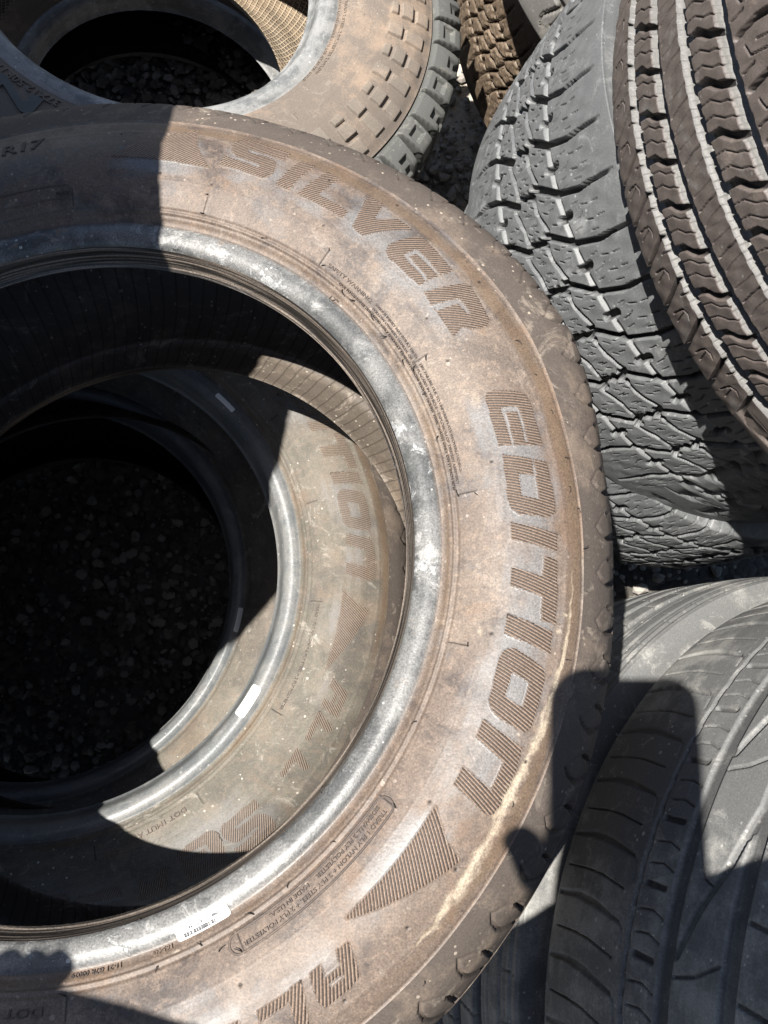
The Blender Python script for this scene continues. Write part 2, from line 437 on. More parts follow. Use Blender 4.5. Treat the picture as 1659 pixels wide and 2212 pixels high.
def side_extra(x, lstr=1.0, blot=1.0):
    """hatched lettering, polished rubber round it, caked mud and clay stains"""
    n = x['n']
    halo, mud, dirt, let, ph, pit = (n.attr(k) for k in ('halo', 'mud', 'dirt', 'letter', 'phase', 'pit'))
    # blotches of lighter clay and bare dark rubber
    bl = n.noise(x['P'], 26, 7, .68, .8)
    x['c'] = n.mix(n.math('MULTIPLY', n.ramp(bl, .50, .62), .55 * blot), x['c'], (.222, .178, .142))
    x['c'] = n.mix(n.math('MULTIPLY', n.ramp(n.noise(x['P'], 17, 6, .7, .5),  .50, .62), .70 * blot), x['c'], (.050, .043, .042))
    x['c'] = n.mix(n.math('MULTIPLY', n.ramp(n.noise(x['P'], 190, 3, .7), .54, .62), .40 * blot), x['c'], (.26, .20, .155))
    x['c'] = n.mix(n.math('MULTIPLY', n.ramp(n.noise(x['P'], 27, 5, .7), .54, .66), .5 * blot), x['c'], (.120, .117, .117))
    x['c'] = n.mix(n.math('MULTIPLY', n.ramp(n.noise(x['P'], 11, 6, .7, 1.0), .52, .62), .6 * blot), x['c'], (.19, .130, .088))
    lf = n.noise(x['P'], 3.5, 3, .6)
    x['c'] = n.mix(n.math('MULTIPLY', n.ramp(lf, .46, .60), .55 * blot), x['c'], n.mix(1.0, x['c'], (.66, .60, .58), 'MULTIPLY'))
    hn = n.ramp(n.math('ADD', halo, n.math('ADD', n.math('MULTIPLY', n.math('SUBTRACT', n.noise(x['P'], 16, 5, .65), .5), 2.2), n.math('MULTIPLY', n.math('SUBTRACT', x['st'], .5), 1.2))), .18, 1.0)
    x['c'] = n.mix(n.math('MULTIPLY', hn, .85 * (.3 + .7 * lstr)), x['c'], n.mix(x['mid'], (.108, .105, .105), (.205, .200, .197)))
    dn = n.ramp(n.math('ADD', dirt, n.math('MULTIPLY', n.math('SUBTRACT', x['st'], .5), 1.1)), .35, .8)
    x['c'] = n.mix(n.math('MULTIPLY', dn, .8), x['c'], n.mix(x['mid'], (.055, .036, .025), (.185, .13, .085)))
    w = n.new("ShaderNodeMath"); w.operation = 'SINE'; n.link(n.math('MULTIPLY', ph, 6.28319), w.inputs[0])
    wave = n.math('MULTIPLY_ADD', w.outputs[0], .5, .5)
    hl = n.ramp(wave, .10, .62)
    x['c'] = n.mix(n.math('MULTIPLY', n.math('MULTIPLY', let, lstr), .92), x['c'], n.mix(hl, (.056, .042, .034), n.mix(x['mid'], (.16, .112, .085), (.27, .20, .15))))
    mn = n.ramp(n.math('ADD', mud, n.math('MULTIPLY', n.math('SUBTRACT', n.noise(x['P'], 75, 6, .75), .5), 1.5)), .26, .95)
    x['c'] = n.mix(n.math('MULTIPLY', mn, .85), x['c'], n.mix(x['mid'], (.22, .17, .12), (.50, .43, .33)))
    x['c'] = n.mix(pit, x['c'], (.012, .010, .009))
    x['h2'] = n.math('ADD', n.math('MULTIPLY', n.math('MULTIPLY', let, wave), lstr), n.math('MULTIPLY', mn, .5)); x['h2d'] = .0008
    x['rg'] = n.math('SUBTRACT', x['rg'], n.math('MULTIPLY', hn, .12))

M_sideA = rubber('dusty_brown_sidewall', (.076, .066, .060), (.152, .120, .097), .55, .54, 8, 1.0, (.36, .31, .26), .9, 0, .45, .4, extra=side_extra)
M_beadA = rubber('grey_bead', (.072, .074, .074), (.150, .149, .145), .5, .40, 16, 1.0, (.50, .49, .47), .5, 3, .5, .5, extra=bead_extra)
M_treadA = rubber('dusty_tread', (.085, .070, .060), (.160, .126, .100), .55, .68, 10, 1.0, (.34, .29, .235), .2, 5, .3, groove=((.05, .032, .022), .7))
M_linerA = rubber('dusty_liner', (.085, .070, .056), (.155, .122, .092), .5, .6, 10, .8, (.42, .36, .30), .25, 9, .35, extra=liner_extra(150))
M_sideB = rubber('pale_dusty_sidewall', (.105, .097, .081), (.158, .143, .117), .55, .68, 6, .95, (.46, .43, .38), .35, 21, .25, extra=lambda x: side_extra(x, .62, .45))
M_beadB = rubber('dark_bead', (.105, .112, .115), (.165, .165, .160), .35, .38, 12, .5, (.42, .41, .39), .6, 23, .5)
M_linerB = rubber('brown_liner', (.060, .048, .040), (.13, .105, .085), .5, .65, 10, .6, (.35, .31, .27), .25, 29, .3, extra=liner_extra(200))
M_linerC = rubber('black_liner', (.020, .020, .021), (.05, .045, .04), .4, .65, 10, .3, (.2, .19, .17), .25, 31, .3, extra=liner_extra(160))
M_letterA = rubber('moulded_lettering', (.085, .069, .061), (.17, .128, .10), .5, .65, 9, .4, (.4, .34, .28), .3, 2, .3)
M_flash = plain('rubber_flash', (.016, .013, .011), .55)
M_white = plain('white_label', (.80, .81, .80), .5)
M_ink = plain('label_ink', (.03, .03, .035), .5)

def vnoise(x, y):
    """smooth value noise 0..1 on arrays"""
    xi = np.floor(x).astype(int); yi = np.floor(y).astype(int); fx = x - xi; fy = y - yi
    fx = fx * fx * (3 - 2 * fx); fy = fy * fy * (3 - 2 * fy)
    h = lambda a, b: np.mod(np.sin(a * 127.1 + b * 311.7) * 43758.5453, 1)
    return (h(xi, yi) * (1 - fx) + h(xi + 1, yi) * fx) * (1 - fy) + (h(xi, yi + 1) * (1 - fx) + h(xi + 1, yi + 1) * fx) * fy
def A_letters(rot=0.0, full=False):
    L = dict(LETTERS)
    out = []
    beta = {'arrow1': 47, 'arrow2': 39, 'S': 40, 'I': 35, 'L': 35, 'V': 34, 'E': 35, 'R': 36, 'A': 35, 'L2': 36}
    holes = {}
    for k, p in L.items():
        if '-' in k: holes.setdefault(k.split('-')[0], []).append(p)
    def put(k, d=0.0):
        sh = lambda p: [(a + rot + d, r) for a, r in p]
        out.append((sh(L[k]), [sh(h) for h in holes.get(k, [])], beta.get(k, 18)))
    for k in L:
        if '-' not in k: put(k)
    for d in (-7.2,): put('L2', d)
    a0 = -78.0
    for k, src in (('S', 67.5), ('E', 39.0), ('A', -53.0), ('S', 67.5), ('O', -18.5), ('N', -27.5)):
        put(k, a0 - src); a0 -= 8.6
    return out

def side_disp(letters, tyre, rot, mudscale, pits, depth=.0008):
    def f(S, TH, q):
        r = q[:, 0][:, None] * 1000 + 0 * TH; T = np.degrees(TH)
        Lm = np.zeros(S.shape); Ph = np.zeros(S.shape)
        for poly, holes, beta in letters:
            ts = [p[0] for p in poly]; rs = [p[1] for p in poly]
            for sh in (0, 360, -360):
                t0, t1 = min(ts) + sh, max(ts) + sh
                ci = np.where((T[0] >= t0 - .3) & (T[0] <= t1 + .3))[0]; ri = np.where((r[:, 0] >= min(rs) - 1.5) & (r[:, 0] <= max(rs) + 1.5))[0]
                if len(ci) < 2 or len(ri) < 2: continue
                a = np.s_[ri[0]:ri[-1] + 1, ci[0]:ci[-1] + 1]
                m = inside(T[a] - sh, r[a], poly)
                for h in holes: m &= ~inside(T[a] - sh, r[a], h)
                Lm[a] = np.maximum(Lm[a], m)
                tc = math.radians((t0 + t1) / 2); rc = 289.0; b = math.radians(beta)
                ph = ((r[a] - rc) * math.sin(b) + rc * (TH[a] - tc) * math.cos(b)) / 1.75
                mm = inside(T[a] - sh, r[a], poly) | (Ph[a] == 0)
                Ph[a] = np.where(mm, ph, Ph[a])
        halo = blur(blur(Lm, 16), 12)
        halo = np.roll(halo, -9, 0)
        halo = np.clip(halo * 1.5, 0, 1)
        D = Lm * depth
        Z = 0 * TH
        # fine rings beside the bead and at the shoulder
        for rr, w, h in ((240.6, .9, -.0009), (242.3, .8, .0005), (244.2, .9, -.0007), (246.0, .6, .0002), (319.0, 1.0, .0007), (317.3, .9, -.0005), (306.5, 1.2, .00025), (263.5, .5, .00012)):
            D = D + h * np.exp(-((r - rr) / w) ** 2) * np.where(rr < 262, 1, 1)
        # tick marks across the lower sidewall
        pit = Z.copy()
        for t in (92.8, 71, 49.4, 26.7, 5.35, -15.2, -36.4, -59.9, -81.5, -103, -125, 125, 147, 169, -147, -169):
            dt = np.radians(T - t - rot) * r
            D = D + .0004 * np.exp(-(dt / .55) ** 2) * ((r > 244) & (r < 257.5))
            pit = np.maximum(pit, .85 * np.exp(-((dt - .75) / .45) ** 2) * ((r > 246) & (r < 257)))
        for t, rr in pits:
            dd = np.hypot(np.radians(T - t - rot) * r, r - rr)
            pit = np.maximum(pit, 1 - smooth(.5, 1.1, dd)); D = D - .0007 * (1 - smooth(.4, 1.3, dd))
        # shoulder dirt (a worn scrub band) and a streak of caked mud
        Tr = T - rot
        w = smooth(-62, -20, Tr) * (1 - smooth(70, 100, Tr))
        dirt = .85 * np.exp(-((r - 312.0) / 6.0) ** 2) * (.45 + .55 * w) + .35 * smooth(318, 326, r)
        dirt += .55 * np.exp(-((r - 238.5) / 2.6) ** 2)
        mr = np.interp(Tr, [-60, -45, -41, -35, -28.7, -24.5, -16.6, -8, 0], [309, 308.3, 307.5, 306.6, 304.8, 305.6, 308, 310, 311])
        mw = np.interp(Tr, [-60, -45, -40, -30, -22, -14, -4, 6], [.0, .8, 3.6, 4.6, 3.6, 1.3, .6, 0]) * (.6 + .7 * vnoise(Tr * .8, Tr * 0))
        mr = mr + 1.6 * (vnoise(Tr * 1.1, 3 + 0 * Tr) - .5) 
        mud = mudscale * (.35 + .65 * vnoise(Tr * .9, r * .45) + .25 * vnoise(Tr * 3, r * 1.1)) * np.exp(-((r - mr) / (mw + .25)) ** 2) * smooth(-52, -42, Tr) * (1 - smooth(-12, 2, Tr))
        mud = mud + mudscale * .38 * np.exp(-((r - 317.5) / 1.6) ** 2) * smooth(-32, -12, Tr) * (1 - smooth(0, 15, Tr))
        for t, rr, sr, st_, a in ((-11.2, 304.2, 2.2, 2.2, .85), (-9.3, 307, 1.8, 1.4, .75), (-13.6, 304, 1.5, 1.5, .7), (75, 324, 2.5, 14, .62), (66, 322, 2.2, 12, .55), (-13, 262, 2.5, 4, .55), (33.5, 251, 1.6, 5, .55), (20, 262, 7, 12, .40), (17, 270, 5, 10, .42), (-58, 306, 5, 5, .5), (-67.5, 240.5, 1.2, 3, .8), (-63, 239.5, 1.0, 2, .7)):
            mud = np.maximum(mud, mudscale * a * np.exp(-((r - rr) / sr) ** 2 - (np.radians(Tr - t) * r / st_) ** 2))
        D = D + .0002 * np.clip(mud, 0, 1) * vnoise(T * 5, r * .9)
        return D, dict(letter=Lm, phase=Ph, halo=halo, mud=mud, dirt=dirt, pit=pit)
    return f

def shoulder_disp(R, n, rot=0.0, depth=.0022, arcs=True):
    """road tyre tread: shoulder scoops and four straight grooves"""
    per = 2 * math.pi * R * 1000 / n
    def f(S, TH, q):
        U = q[:, 1][:, None] * 1000 + 0 * TH; V = np.mod((TH - math.radians(rot)) * R * 1000, per)
        H = np.zeros(S.shape)
        for sg in (1, -1):
            Us = U * sg
            d = poly_d(Us, V, [(84, 8), (80, 4), (73, 3), (64, 6), (46, 12)], per)
            wd = np.interp(Us, [50, 70, 80, 86], [4.0, 3.2, 2.0, 1.0])
            H = np.minimum(H, -depth * np.interp(Us, [56, 66, 76], [1.5, 1.4, 1.0]) * (1 - smooth(wd * .5 - .6, wd * .5 + .6, d)))
            d = poly_d(Us, V, [(84, 8), (79, 16), (74, 19), (70, 22), (60, 24)], per)
            H = cut(H, d, .9, depth * .3, 1.0)
            H = cut(H, poly_d(Us, V, [(72, 19), (66, 20), (46, 19)], per), 2.4, depth * 1.8, .8)
            H = cut(H, np.abs(Us - 42), 8, .006, 1.2); H = cut(H, np.abs(Us - 15), 8, .006, 1.2)
        return H * 1.0, dict(depth=np.clip(-H / .006, 0, 1))
    return f

# ------------------------------------------------------------------ tread patterns
def fold(TH, R, per): return np.mod(TH * R * 1000, per)

def tread_allterrain(R, k, n, depth=.009, wear=1.0):
    """chunky all-terrain tread: five block rows, stepped grooves, notches and short sipes (pattern drawn at scale k)"""
    per = 2 * math.pi * R * 1000 / n / k
    def f(S, TH, q):
        U = q[:, 1][:, None] * 1000 / k + 0 * TH; V = fold(TH, R, per * k) / k
        # hand-made wobble so that no two blocks are quite the same
        cell = np.floor(TH * R * 1000 / (per * k))
        jit = np.sin(cell * 12.9898) * 1.3
        V2 = V + jit * 0
        H = np.zeros(S.shape)
        D = depth
        for sg in (1, -1):
            Us, Vs = U * sg, np.mod(V2 * sg, per)
            P = lambda pts: poly_d(Us, Vs, pts, per)
            H = cut(H, P([(15, -29), (29, -19), (54, 0)]), 8.0, D, .6)
            H = cut(H, P([(54, 0), (64, 4), (86, 13), (102, 15)]), 6.0, D, .6)
            H = cut(H, P([(102, 15), (133, 21)]), 4.0, D * .8, 1.6)
            H = cut(H, np.abs(Us - 54), 6.5, D * .42, 2.2)                                   # shallow pale channel
            H = cut(H, P([(46, 25), (63, 27.5)]), 8.5, D, .6)                                # mid-block notch
            H = cut(H, P([(48, 23.5), (52, 29)]), 3.2, D, 1.0)
            H = cut(H, P([(13, -25), (15, 0), (24, 24)]), 4.6, D * .9, .8)                    # stepped rib groove
            H = cut(H, P([(24, 24), (13, 28.5)]), 5.0, D, .6)
            sip = [((64, -8), (73, -7.5)), ((72, -16), (81, -19)), ((84, 2), (94, 5)), ((66, -17), (74, -17)), ((82, -10), (92, -6)), ((70, 21), (79, 22)), ((82, 27), (91, 31)), ((98, -6), (107, -4)), ((96, 32), (105, 34)),
                   ((24, 4), (31, 9)), ((33, 7), (41, 9)), ((41, 2), (46, 5)), ((22, -11), (30, -5)), ((33, 22), (40, 26)), ((35, -6), (43, -3)),
                   ((0, 8), (9, 9)), ((3, 13), (9, 17)), ((-5, -7), (3, -5)), ((4, -14), (10, -9)), ((-9, 17), (-2, 19))]
            for a, b in sip: H = cut(H, P([a, b]), .7, D * .5, .6)
        # centre cross grooves
        H = cut(H, poly_d(U, np.mod(V, per), [(-14, 21), (-4, 24), (0, 28), (4, 25), (15, 36)], per), 7.5, D, .6)
        # worn, rounded block faces
        w = .0005 * np.sin(U * .21 + cell) * np.sin(V * .23 + cell * 2.1)
        H = H * (1 - .0) + np.where(H > -.001, w, 0)
        fade = 1 - smooth(112, 134, np.abs(U)) * .8
        pale = np.zeros(S.shape)
        for sg in (1, -1): pale = np.maximum(pale, (1 - smooth(2, 4.5, np.abs(U * sg - 54))) * .75 * (H > -D * .7))
        pale = np.maximum(pale, .55 * smooth(.25, .6, -H / D) * (1 - smooth(.8, .95, -H / D)))
        return H * fade, dict(depth=np.clip(-H / D, 0, 1), pale=pale)
    return f

def tread_touring(R, n, depth=.0075, full=True):
    """five-rib touring tread: four straight grooves, S-shaped sipes, wide slots and hooked shoulder cuts"""
    per = 2 * math.pi * R * 1000 / n
    def f(S, TH, q):
        U = q[:, 1][:, None] * 1000 + 0 * TH; V = fold(TH, R, per)
        cell = np.floor(TH * R * 1000 / per)
        H = np.zeros(S.shape); D = depth
        P = lambda pts: poly_d(U, V, pts, per)
        pale = np.zeros(S.shape)
        saw = 1.0 * np.sign(np.sin(V / per * 2 * math.pi * 3 + .5))      # little teeth along the rib edges
        for c, w in ((-61, 13.0), (-20.5, 12.0), (18, 11.0), (60.5, 13.0)):
            dd = np.abs(U - c)
            x = U - c + saw * .3
            gr = smooth(-w / 2 - .3, -w / 2 + .9, x) * (1 - smooth(w / 2 - .9, w / 2 + .1, x))
            H = np.minimum(H, -D * 1.35 * gr)
            pale = np.maximum(pale, smooth(-w / 2 - .5, -w / 2 - .2, x) * (1 - smooth(-w / 2 + 2.0, -w / 2 + 3.5, x)))  # pale lower wall: settled dust plus painted sunlight on the groove's lit side
        W = lambda pts, w, k=1.0, e=.9: cut(H, P(pts), w, D * k, e)
        H = W([(-120, 29), (-101, 24.85), (-70, 14.8)], 4.2, .8)
        H = W([(-97, 34), (-88, 34.6), (-82, 35.5), (-78.5, 41), (-80, 45)], .9, .7, .6)
        H = W([(-98, 41), (-84, 38)], .8, .6, .6); H = W([(-76, 26), (-68, 27)], 1.0, .6, .6)
        H = W([(-54, 31.5), (-44, 34), (-36, 42), (-27, 46.0)], 4.8, .95)
        for o in (13.5, 24.5): H = W([(-54, 29.5 + o - 1), (-44, 31.5 + o - 1), (-36, 37 + o), (-30, 39 + o), (-23, 44 + o)], .7, .32, .6)
        H = W([(-12, 21.4), (0, 19.4), (11, 18.9)], 1.0, .4, .7); H = W([(-12, 10.2), (0, 9.6), (11, 8.6)], .7, .25, .6); H = W([(-12, 32), (-2, 29.4), (11, 28)], .7, .25, .6)
        H = W([(24, 20.5), (34, 22), (44, 31), (56, 36.4)], 5.0, .95)
        for o in (13, 24): H = W([(24, 20.5 + o), (34, 22 + o), (43, 29 + o), (50, 31.5 + o), (57, 37 + o)], .7, .32, .6)
        H = W([(70, 16), (88, 14.6), (118, 22)], 4.4, .8)
        H = W([(76, 25), (79, 33), (92, 36.5), (104, 41)], 1.0, .7, .6); H = W([(86, 27), (104, 32)], .8, .6, .6); H = W([(68, 4), (80, 3)], 1.4, .6)
        w = .00035 * np.sin(U * .3 + cell) * np.sin(V * .31 + cell * 1.7)
        H = H + np.where(H > -.001, w, 0)
        return H * (1 - smooth(112, 130, np.abs(U)) * .8), dict(depth=np.clip(-H / D, 0, 1), pale=pale)
    return f

def tread_worn(R, n, depth=.004, ribs=True):
    """worn highway tread: broad shoulder with curved cross cuts, thin zigzag groove, shallow channel and slanted centre cuts"""
    per = 2 * math.pi * R * 1000 / n
    def f(S, TH, q):
        U = q[:, 1][:, None] * 1000 + 0 * TH; V = fold(TH, R, per); V4 = np.mod(TH * R * 1000, per * 3)
        H = np.zeros(S.shape); D = depth
        P = lambda pts: poly_d(U, V, pts, per)
        W = lambda pts, w, k=1.0, e=.9: cut(H, P(pts), w, D * k, e)
        H = W([(-104, 4), (-80, 3.6), (-62, 4.6), (-34, 10)], .9, .9, .7)
        b = poly_d(U, V, [(-108, 24), (-84, 22), (-62, 24), (-33, 30.5)], per)
        tp = np.interp(U, [-110, -70, -32], [2.5, 5.5, 2.2])
        H = np.minimum(H, -D * .55 * (1 - smooth(tp * .3, tp * .55 + .6, b)))
        H = W([(-33, 30.5), (-28, 34), (-26.5, 45)], .9, .4)
        zz = -20 + .5 * (np.abs(((V / per * 2) % 1) - .5) * 4 - 1)
        H = cut(H, np.abs(U - zz), 3.0, D * 1.8, 1.0)
        for k in (.42, .75): H = W([(-15, per * k), (-3, per * k - 1), (8, per * k + 3)], .9, .8, .7)
        H = W([(-14, 2), (4, 3)], 4.0, .9)
        H = cut(H, np.abs(U - 16.5), 11, D * .75, 2.5)
        d = poly_d(U, V4, [(24, 80), (36, 52), (52, 22), (62, -12)], per * 3); H = cut(H, d, 5.0, D, 2.0)
        d = poly_d(U, V4, [(24, 92), (40, 88), (58, 78)], per * 3); H = cut(H, d, 2.0, D * .8, 1.2)
        d = poly_d(U, V4, [(26, 20), (34, 34), (44, 38)], per * 3); H = cut(H, d, 1.4, D * .8, 1.2)
        H = cut(H, np.abs(U - 66), 11, D * 1.0, 2.5)
        H = W([(74, 8), (112, 14)], 3.0, .8)
        H = cut(H, np.abs(U + 115), 5, D * .6, 3)
        return H, dict(depth=np.clip(-H / D, 0, 1))
    return f

def tread_ribbed(R, n, depth=.007):
    per = 2 * math.pi * R * 1000 / n
    def f(S, TH, q):
        U = q[:, 1][:, None] * 1000 + 0 * TH; V = fold(TH, R, per)
        H = np.zeros(S.shape); D = depth
        for c, w in ((-75, 9), (-44, 11), (-12, 11), (22, 11), (54, 10), (84, 3), (97, 3)):
            H = cut(H, np.abs(U - c), w, D if w > 4 else D * .3, 2.0)
        P = lambda pts: poly_d(U, V, pts, per)
        for a in (64, 69.5, 91, 104, 110, 113.5, 117, 121, 124): H = cut(H, np.abs(U - a), 1.4, D * .2, 1.2)
        H = cut(H, P([(88, 4), (100, 6)]), 1.0, D * .4, 1.0); H = cut(H, P([(27, 6), (49, 12)]), .9, D * .6, .8); H = cut(H, P([(-7, 20), (17, 24)]), .9, D * .6, .8)
        return H, dict(depth=np.clip(-H / D, 0, 1))
    return f

def tread_mud(R, n):
    """mud-terrain shoulder lugs, alternately long (with a square pocket) and short, over open voids"""
    def f(S, TH, q):
        T = np.mod(np.degrees(TH) + 9.6, 360 / n); P_ = 360 / n
        U = q[:, 1][:, None] * 1000 + 0 * TH; r = q[:, 0][:, None] * 1000 + 0 * TH
        sg = np.sign(U); A = np.abs(U)
        Tm = np.where(U >= 0, T, np.mod(P_ - T + 3, P_))
        # arc coordinate of the two lugs in a pitch, mm
        k = math.radians(1) * R * 1000
        dA = np.abs(np.mod(Tm + P_ / 2, P_) - P_ / 2) * k; dB = np.abs(Tm - P_ / 2) * k
        s = S * 1000; s0 = S[np.argmin(np.abs(q[:, 0] - .336)), 0] * 1000
        L = q.shape[0]
        sm = S[L // 2, 0] * 1000
        t = np.where(U >= 0, s - s0, 2 * sm - s - s0)          # distance over the shoulder from the line
        lugA = (1 - smooth(15.5, 18.0, dA + .12 * (t - 30))) * smooth(1, 4, t)
        lugB = (1 - smooth(13.0, 15.5, dB + .10 * (t - 30))) * smooth(1, 4, t) * (1 - smooth(58, 62, t) * (t < 75))
        cen = smooth(88, 90, t)
        blk = (np.sin(U * .10 + 1) * np.sin(np.mod(TH * R * 1000, 60) / 60 * 2 * math.pi + U * .06) > -.25) * 1.0
        lug = np.maximum(lugA, lugB)
        lug = np.where(t > 88, blk, lug)
        H = -.018 * (1 - lug) * smooth(3, 22, t) - .002 * (1 - lug) * smooth(0, 3, t)
        H = H + .004 * lug * smooth(2, 8, t) * (t < 88)
        pocket = smooth(0, 1.6, 8.5 - np.maximum(dA, np.abs(t - 38) * .62))
        H = H - .007 * pocket
        pb = smooth(0, 1.6, 6.0 - np.maximum(np.abs(dB - 4), np.abs(t - 22) * .8)); H = H - .006 * pb
        step = smooth(0, 2, 20 - np.abs(t - 10)) * 0
        H = H - .006 * np.exp(-((t - .3) / 1.5) ** 2)            # parting groove between sidewall and lugs
        return H, dict(depth=np.clip(-H / .016, 0, 1))
    return f

def mud_side_disp(n):
    """raised blocks on the mud tyre's sidewall"""
    def f(S, TH, q):
        P_ = 360 / n
        r = q[:, 0][:, None] * 1000 + 0 * TH; T = np.degrees(TH)
        Tm = np.mod(T + 9.6 + P_ / 2, P_) - P_ / 2; Tb = np.mod(T + 9.6, P_) - P_ / 2
        H = np.zeros(S.shape)
        def box(t, a0, a1, r0, r1, sl, h):
            k = math.radians(1) * 300
            tt = (t - sl * (r - (r0 + r1) / 2) / 20) * k
            d = np.minimum(np.minimum(tt - a0 * k, a1 * k - tt), np.minimum(r - r0, r1 - r))
            return h * smooth(0, 1.3, d)
        H = np.maximum(H, box(Tm, -1.7, 1.7, 279, 298, .15, .0046))
        H = np.maximum(H, box(Tm, -1.6, 1.75, 301, 325.5, .3, .0030))
        H = np.maximum(H, box(Tb, -1.7, 1.6, 280, 289.5, .2, .0042))
        H = np.maximum(H, box(Tb, -2.0, 1.9, 292.5, 308, .2, .0046))
        H = np.maximum(H, box(Tb, -1.6, 1.7, 312, 329, .3, .0030))
        for rr, w, h in ((214, 1.2, -.0010), (222, .8, .0003), (259, .6, .0003)):
            H = H + h * np.exp(-((r - rr) / w) ** 2)
        for t0 in range(-180, 180, 10):
            dt = np.radians(T - t0 - 2) * r
            H = H + .0010 * np.exp(-(dt / .9) ** 2) * ((np.abs(r - 231 - 22 * ((t0 // 10) % 2)) < 4))
            H = H + .0010 * np.exp(-((r - 227 - 22 * ((t0 // 10) % 2)) / .9) ** 2) * ((dt > 0) & (dt < 5))
        return H, dict(depth=np.clip(-H / .003, 0, 1), pale=.22 * smooth(.0012, .0022, H))
    return f

def ring_disp(S, TH, q):
    r = q[:, 0][:, None] * 1000 + 0 * TH
    H = .0007 * np.exp(-((np.mod(r, 9.0) - 4.5) / .8) ** 2) * smooth(.27, .29, q[:, 0])[:, None]
    return H, dict(depth=0 * H)

# ------------------------------------------------------------------ tyre assembly
def build(name, label, c, n, dims, mats, dense, *, side=None, tread=None, ds=(.0012, .0012, .004), coarse=1.6, up_side_dense=True, tread_rows=None, group=None, spin_group=None, lower_side=None, warp=None):
    """root > bead (two), sidewall (two), tread, inner_liner"""
    rb, R, wb, ws, wt = dims
    root = empty(name, c, n)
    tag(root, label, 'tyre', group)
    t = Tyre(root, rb, R, wb, ws, wt)
    t.warp = warp
    th = cols_for(dense, coarse)
    thc = np.radians(np.arange(-180, 180, 1.5))
    mb, msd, mt, ml = mats
    sA, sB, sC = t.s_ring, t.s_side, t.L - t.s_side
    t.band('bead', steps(0, sA, .0008), th, mb)
    o_side = t.band('sidewall', steps(sA, sB, ds[0]), th, msd, side)
    if tread_rows is None: rows = steps(sB, sC, ds[1])
    else: rows = np.concatenate([steps(a, b, d)[:-1] for a, b, d in tread_rows(sB, sC)] + [[sC]])
    t.band('tread', rows, th, mt, tread)
    t.band('sidewall', steps(sC, t.L - sA, ds[2]), th if lower_side else thc, msd, lower_side)
    t.band('bead', steps(t.L - sA, t.L, .003), thc, mb)
    t.liner(ml)
    return root, t

# ------------------------------------------------------------------ ground
g_mat = NT('gravel_ground')
tcg = g_mat.new("ShaderNodeTexCoord"); Pg = tcg.outputs['Object']
vg = g_mat.new("ShaderNodeTexVoronoi"); vg.inputs['Scale'].default_value = 70; g_mat.link(Pg, vg.inputs['Vector'])
sg_ = g_mat.new("ShaderNodeSeparateColor"); g_mat.link(vg.outputs['Color'], sg_.inputs[0])
cg = g_mat.mix(sg_.outputs[0], (.050, .046, .040), (.12, .11, .098))  # dark soil colour, also standing in for shade inside the tyre openings
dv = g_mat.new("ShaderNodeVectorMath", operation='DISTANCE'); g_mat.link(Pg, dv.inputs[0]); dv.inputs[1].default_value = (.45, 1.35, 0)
sand = g_mat.ramp(g_mat.math('ADD', dv.outputs['Value'], g_mat.math('MULTIPLY', g_mat.noise(Pg, 6, 5), .35)), .78, .62)  # pale sand kept to the sunlit spot, so partly painted sunlight
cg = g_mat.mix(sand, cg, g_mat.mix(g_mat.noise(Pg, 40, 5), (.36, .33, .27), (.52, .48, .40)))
g_mat.link(cg, g_mat.b.inputs['Base Color']); g_mat.b.inputs['Roughness'].default_value = .9
bg_ = g_mat.new("ShaderNodeBump"); bg_.inputs['Distance'].default_value = .006; bg_.inputs['Strength'].default_value = .8
g_mat.link(g_mat.math('SUBTRACT', g_mat.noise(Pg, 160, 4), vg.outputs['Distance']), bg_.inputs['Height']); g_mat.link(bg_.outputs[0], g_mat.b.inputs['Normal'])
N_ = 260
gx = np.sign(np.linspace(-1, 1, N_)) * np.abs(np.linspace(-1, 1, N_)) ** 3 * 60
X, Y = np.meshgrid(gx, gx, indexing='ij')
Z = .006 * np.sin(X * 9 + 1.3) * np.sin(Y * 7.7) + .004 * np.sin(X * 23) * np.cos(Y * 19) - .006
V = np.stack([X, Y, Z], -1).reshape(-1, 3)
i = np.arange(N_ - 1)[:, None] * N_; j = np.arange(N_ - 1)[None, :]
F = np.stack([i + j, i + N_ + j, i + N_ + j + 1, i + j + 1], -1).reshape(-1, 4)
kind(mesh_obj('ground', V, F, g_mat.m), 'structure')

